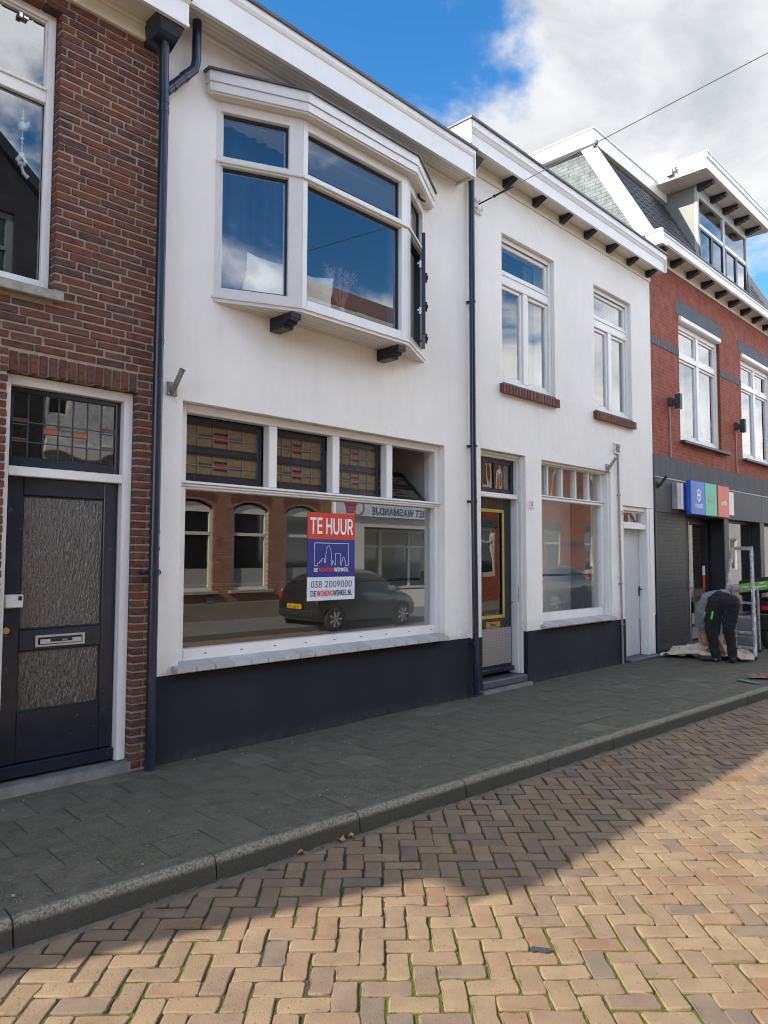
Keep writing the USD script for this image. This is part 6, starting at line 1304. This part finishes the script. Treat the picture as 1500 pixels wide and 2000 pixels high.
# ------------------------------------------------------------------ parked cars, mirrored in the shop windows
M["car_black"] = mat("car_paint_black", (0.010, 0.010, 0.011), rough=.28, coat=1.0); M["car_grey"] = mat("car_paint_grey", (0.045, 0.05, 0.055), rough=.3, coat=1.0, metal=.3)
M["car_glass"] = mat("car_glass", (0.012, 0.014, 0.015), rough=.04, spec=.7); M["plate_yellow"] = mat("plate_yellow", (0.72, 0.42, 0.015), rough=.4); M["tail"] = mat("tail_lamp", (0.45, 0.012, 0.012), rough=.12, coat=1.0)
M["hubcap"] = mat("hubcap", (0.55, 0.55, 0.56), rough=.3, metal=.8); M["trim_black"] = mat("trim_black", (0.02, 0.02, 0.021), rough=.55)
def car(x, y, label, paint, Lc, Wc, Hc, plate, text):
    """A small hatchback heading along +x; x, y: middle of its rear bumper on the road."""
    t = thing("parked_car", label, "car", (x, y, ROAD)); z0 = ROAD
    st = [  # along, half width at sill, belt, roof; heights of bottom, belt, roof
        (0.00, .66, .70, .52, .34, .72, .74), (0.03, .74, .77, .60, .24, .86, 1.06), (0.10, .78, .80, .60, .20, .90, 1.28), (0.22, .80, .82, .60, .19, .91, 1.40), (0.42, .81, .83, .60, .19, .90, 1.46), (0.58, .81, .83, .59, .19, .89, 1.44),
        (0.68, .81, .82, .56, .19, .88, 1.32), (0.80, .80, .80, .60, .19, .86, .93), (0.92, .76, .76, .60, .20, .76, .80), (0.985, .68, .70, .56, .24, .62, .66), (1.0, .60, .62, .50, .30, .52, .56)]
    k, hk = Wc / 1.66, Hc / 1.46; ring = 16; v = []
    for (u, a, b, c, zb, zl, zr) in st:
        a, b, c, zb, zl, zr = a * k, b * k, c * k, zb * hk, zl * hk, zr * hk; up = zl + (zr - zl)
        half = [(0, zb), (a * .9, zb), (a, zb + .08), (b, (zb + zl) * .55), (b * .985, zl), ((b + c) / 2, (zl + up) / 2 + .01), (c, up - .04 * min(1, (up - zl) * 4)), (c * .55, up)]
        pts = [(yy, zz) for yy, zz in half] + [(0, up + .012)] + [(-yy, zz) for yy, zz in half[:0:-1]]
        v += [(x + u * Lc, y + yy, z0 + zz) for yy, zz in pts]
    n = len(pts); f = []
    for i in range(len(st) - 1):
        for j in range(n): a, b = i * n + j, i * n + (j + 1) % n; f += [[a, b, b + n], [a, b + n, a + n]]
    for j in range(1, n - 1): f += [[0, j + 1, j], [(len(st) - 1) * n, (len(st) - 1) * n + j, (len(st) - 1) * n + j + 1]]
    tm = trimesh.Trimesh(np.array(v), f, process=False); trimesh.repair.fix_normals(tm)
    tm2 = trimesh.Trimesh(*trimesh.remesh.subdivide_loop(tm.vertices, tm.faces, 2), process=False)
    wheels = [(x + .155 * Lc, s) for s in (1, -1)] + [(x + .825 * Lc, s) for s in (1, -1)]
    body = m3.Manifold(m3.Mesh(tm2.vertices.astype(np.float32), tm2.faces.astype(np.uint32)))
    for wx, s in wheels: body = body - m3.Manifold.cylinder(.26, .335, .335, 32).rotate((90, 0, 0)).translate((wx, y + s * Wc / 2 + .13, z0 + .28))
    me = body.to_mesh(); obj("body", trimesh.Trimesh(me.vert_properties[:, :3], me.tri_verts, process=False), M[paint], t, smooth=35)
    def glazing(sel, nm):
        keep = sel(tm2.triangles_center); sub = tm2.submesh([np.nonzero(keep)[0]], append=True); nn = sub.vertex_normals; obj(nm, trimesh.Trimesh(np.vstack([sub.vertices + nn * .006]), sub.faces, process=False), M["car_glass"], t, smooth=True)
    zl, zr = z0 + .94 * hk, z0 + 1.34 * hk
    N = tm2.face_normals
    glazing(lambda c: (c[:, 2] > zl) & (c[:, 2] < zr) & (N[:, 1] > .55) & (c[:, 0] > x + .12 * Lc) & (c[:, 0] < x + .70 * Lc) & (abs(c[:, 0] - x - .40 * Lc) > .03), "side_window")
    glazing(lambda c: (c[:, 2] > zl) & (c[:, 2] < zr) & (N[:, 1] < -.55) & (c[:, 0] > x + .12 * Lc) & (c[:, 0] < x + .70 * Lc), "side_window")
    glazing(lambda c: (c[:, 2] > zl - .02) & (c[:, 2] < zr + .02) & (N[:, 0] < -.35) & (abs(c[:, 1] - y) < .56 * k), "rear_window")
    glazing(lambda c: (c[:, 2] > zl) & (c[:, 2] < zr) & (N[:, 0] > .35) & (abs(c[:, 1] - y) < .56 * k), "windscreen")
    for wx, s in wheels:
        yy = y + s * (Wc / 2 - .10); W = obj("wheel", MB().mesh(place(trimesh.creation.torus(.225, .062, 32, 12), (wx, yy, z0 + .283), rx=math.pi / 2)).tube([(wx, yy - .06, z0 + .283), (wx, yy + .06, z0 + .283)], .20, 24), M["rubber"], t, smooth=50)
        m = MB().tube([(wx, yy + s * .061, z0 + .283), (wx, yy + s * .075, z0 + .283)], .045, 16)
        for q in range(7): a = q * 2 * math.pi / 7; m.tube([(wx + .03 * math.cos(a), yy + s * .066, z0 + .283 + .03 * math.sin(a)), (wx + .185 * math.cos(a), yy + s * .064, z0 + .283 + .185 * math.sin(a))], [.022, .03], 6)
        obj("rim", m, M["hubcap"], W)
    for s in (1, -1):
        obj("tail_light", MB().box(x + .01 * Lc, x + .055 * Lc, y + s * .66 * k - .06, y + s * .66 * k + .06, z0 + .66 * hk, z0 + .86 * hk, .02), M["tail"], t)
        obj("mirror", MB().box(x + .66 * Lc, x + .70 * Lc, y + s * (Wc / 2 + .04) - .07, y + s * (Wc / 2 + .04) + .07, z0 + .92 * hk, z0 + 1.03 * hk, .02), M["hubcap"], t)
        obj("headlight", MB().box(x + .93 * Lc, x + .975 * Lc, y + s * .58 * k - .09, y + s * .58 * k + .09, z0 + .60 * hk, z0 + .70 * hk, .02), M["hubcap"], t)
        obj("door_seam", MB().box(x + .40 * Lc, x + .403 * Lc, y + s * Wc / 2 - .01, y + s * Wc / 2 + .002, z0 + .3, z0 + .9 * hk), M["trim_black"], t)
    obj("bumper", MB().box(x - .05, x + .08, y - .62 * k, y + .62 * k, z0 + .34, z0 + .50, .03), M["trim_black"], t)
    P = obj("number_plate", MB().box(x - .062, x - .051, y - .26, y + .26, z0 + plate, z0 + plate + .11, .003), M["plate_yellow"], t)
    if not text: return t
    mt = meshkit.text_mesh(text, .07, .002, True); q = mt.vertices.copy(); q[:, 0] *= .40 / q[:, 0].max(); obj("characters", MB().add(np.stack([x - .0625 - q[:, 2], y + .19 - q[:, 0], z0 + plate + .02 + q[:, 1]], 1), mt.faces), M["black"], P)
    return t
car(11.05, -7.95, "small black hatchback with yellow plate mirrored in the large shop window", "car_black", 3.44, 1.64, 1.44, .52, "8-RJJ-86")
car(20.3, -7.85, "dark grey car mirrored in the small shop window of the second white house", "car_grey", 4.1, 1.74, 1.50, .60, "")
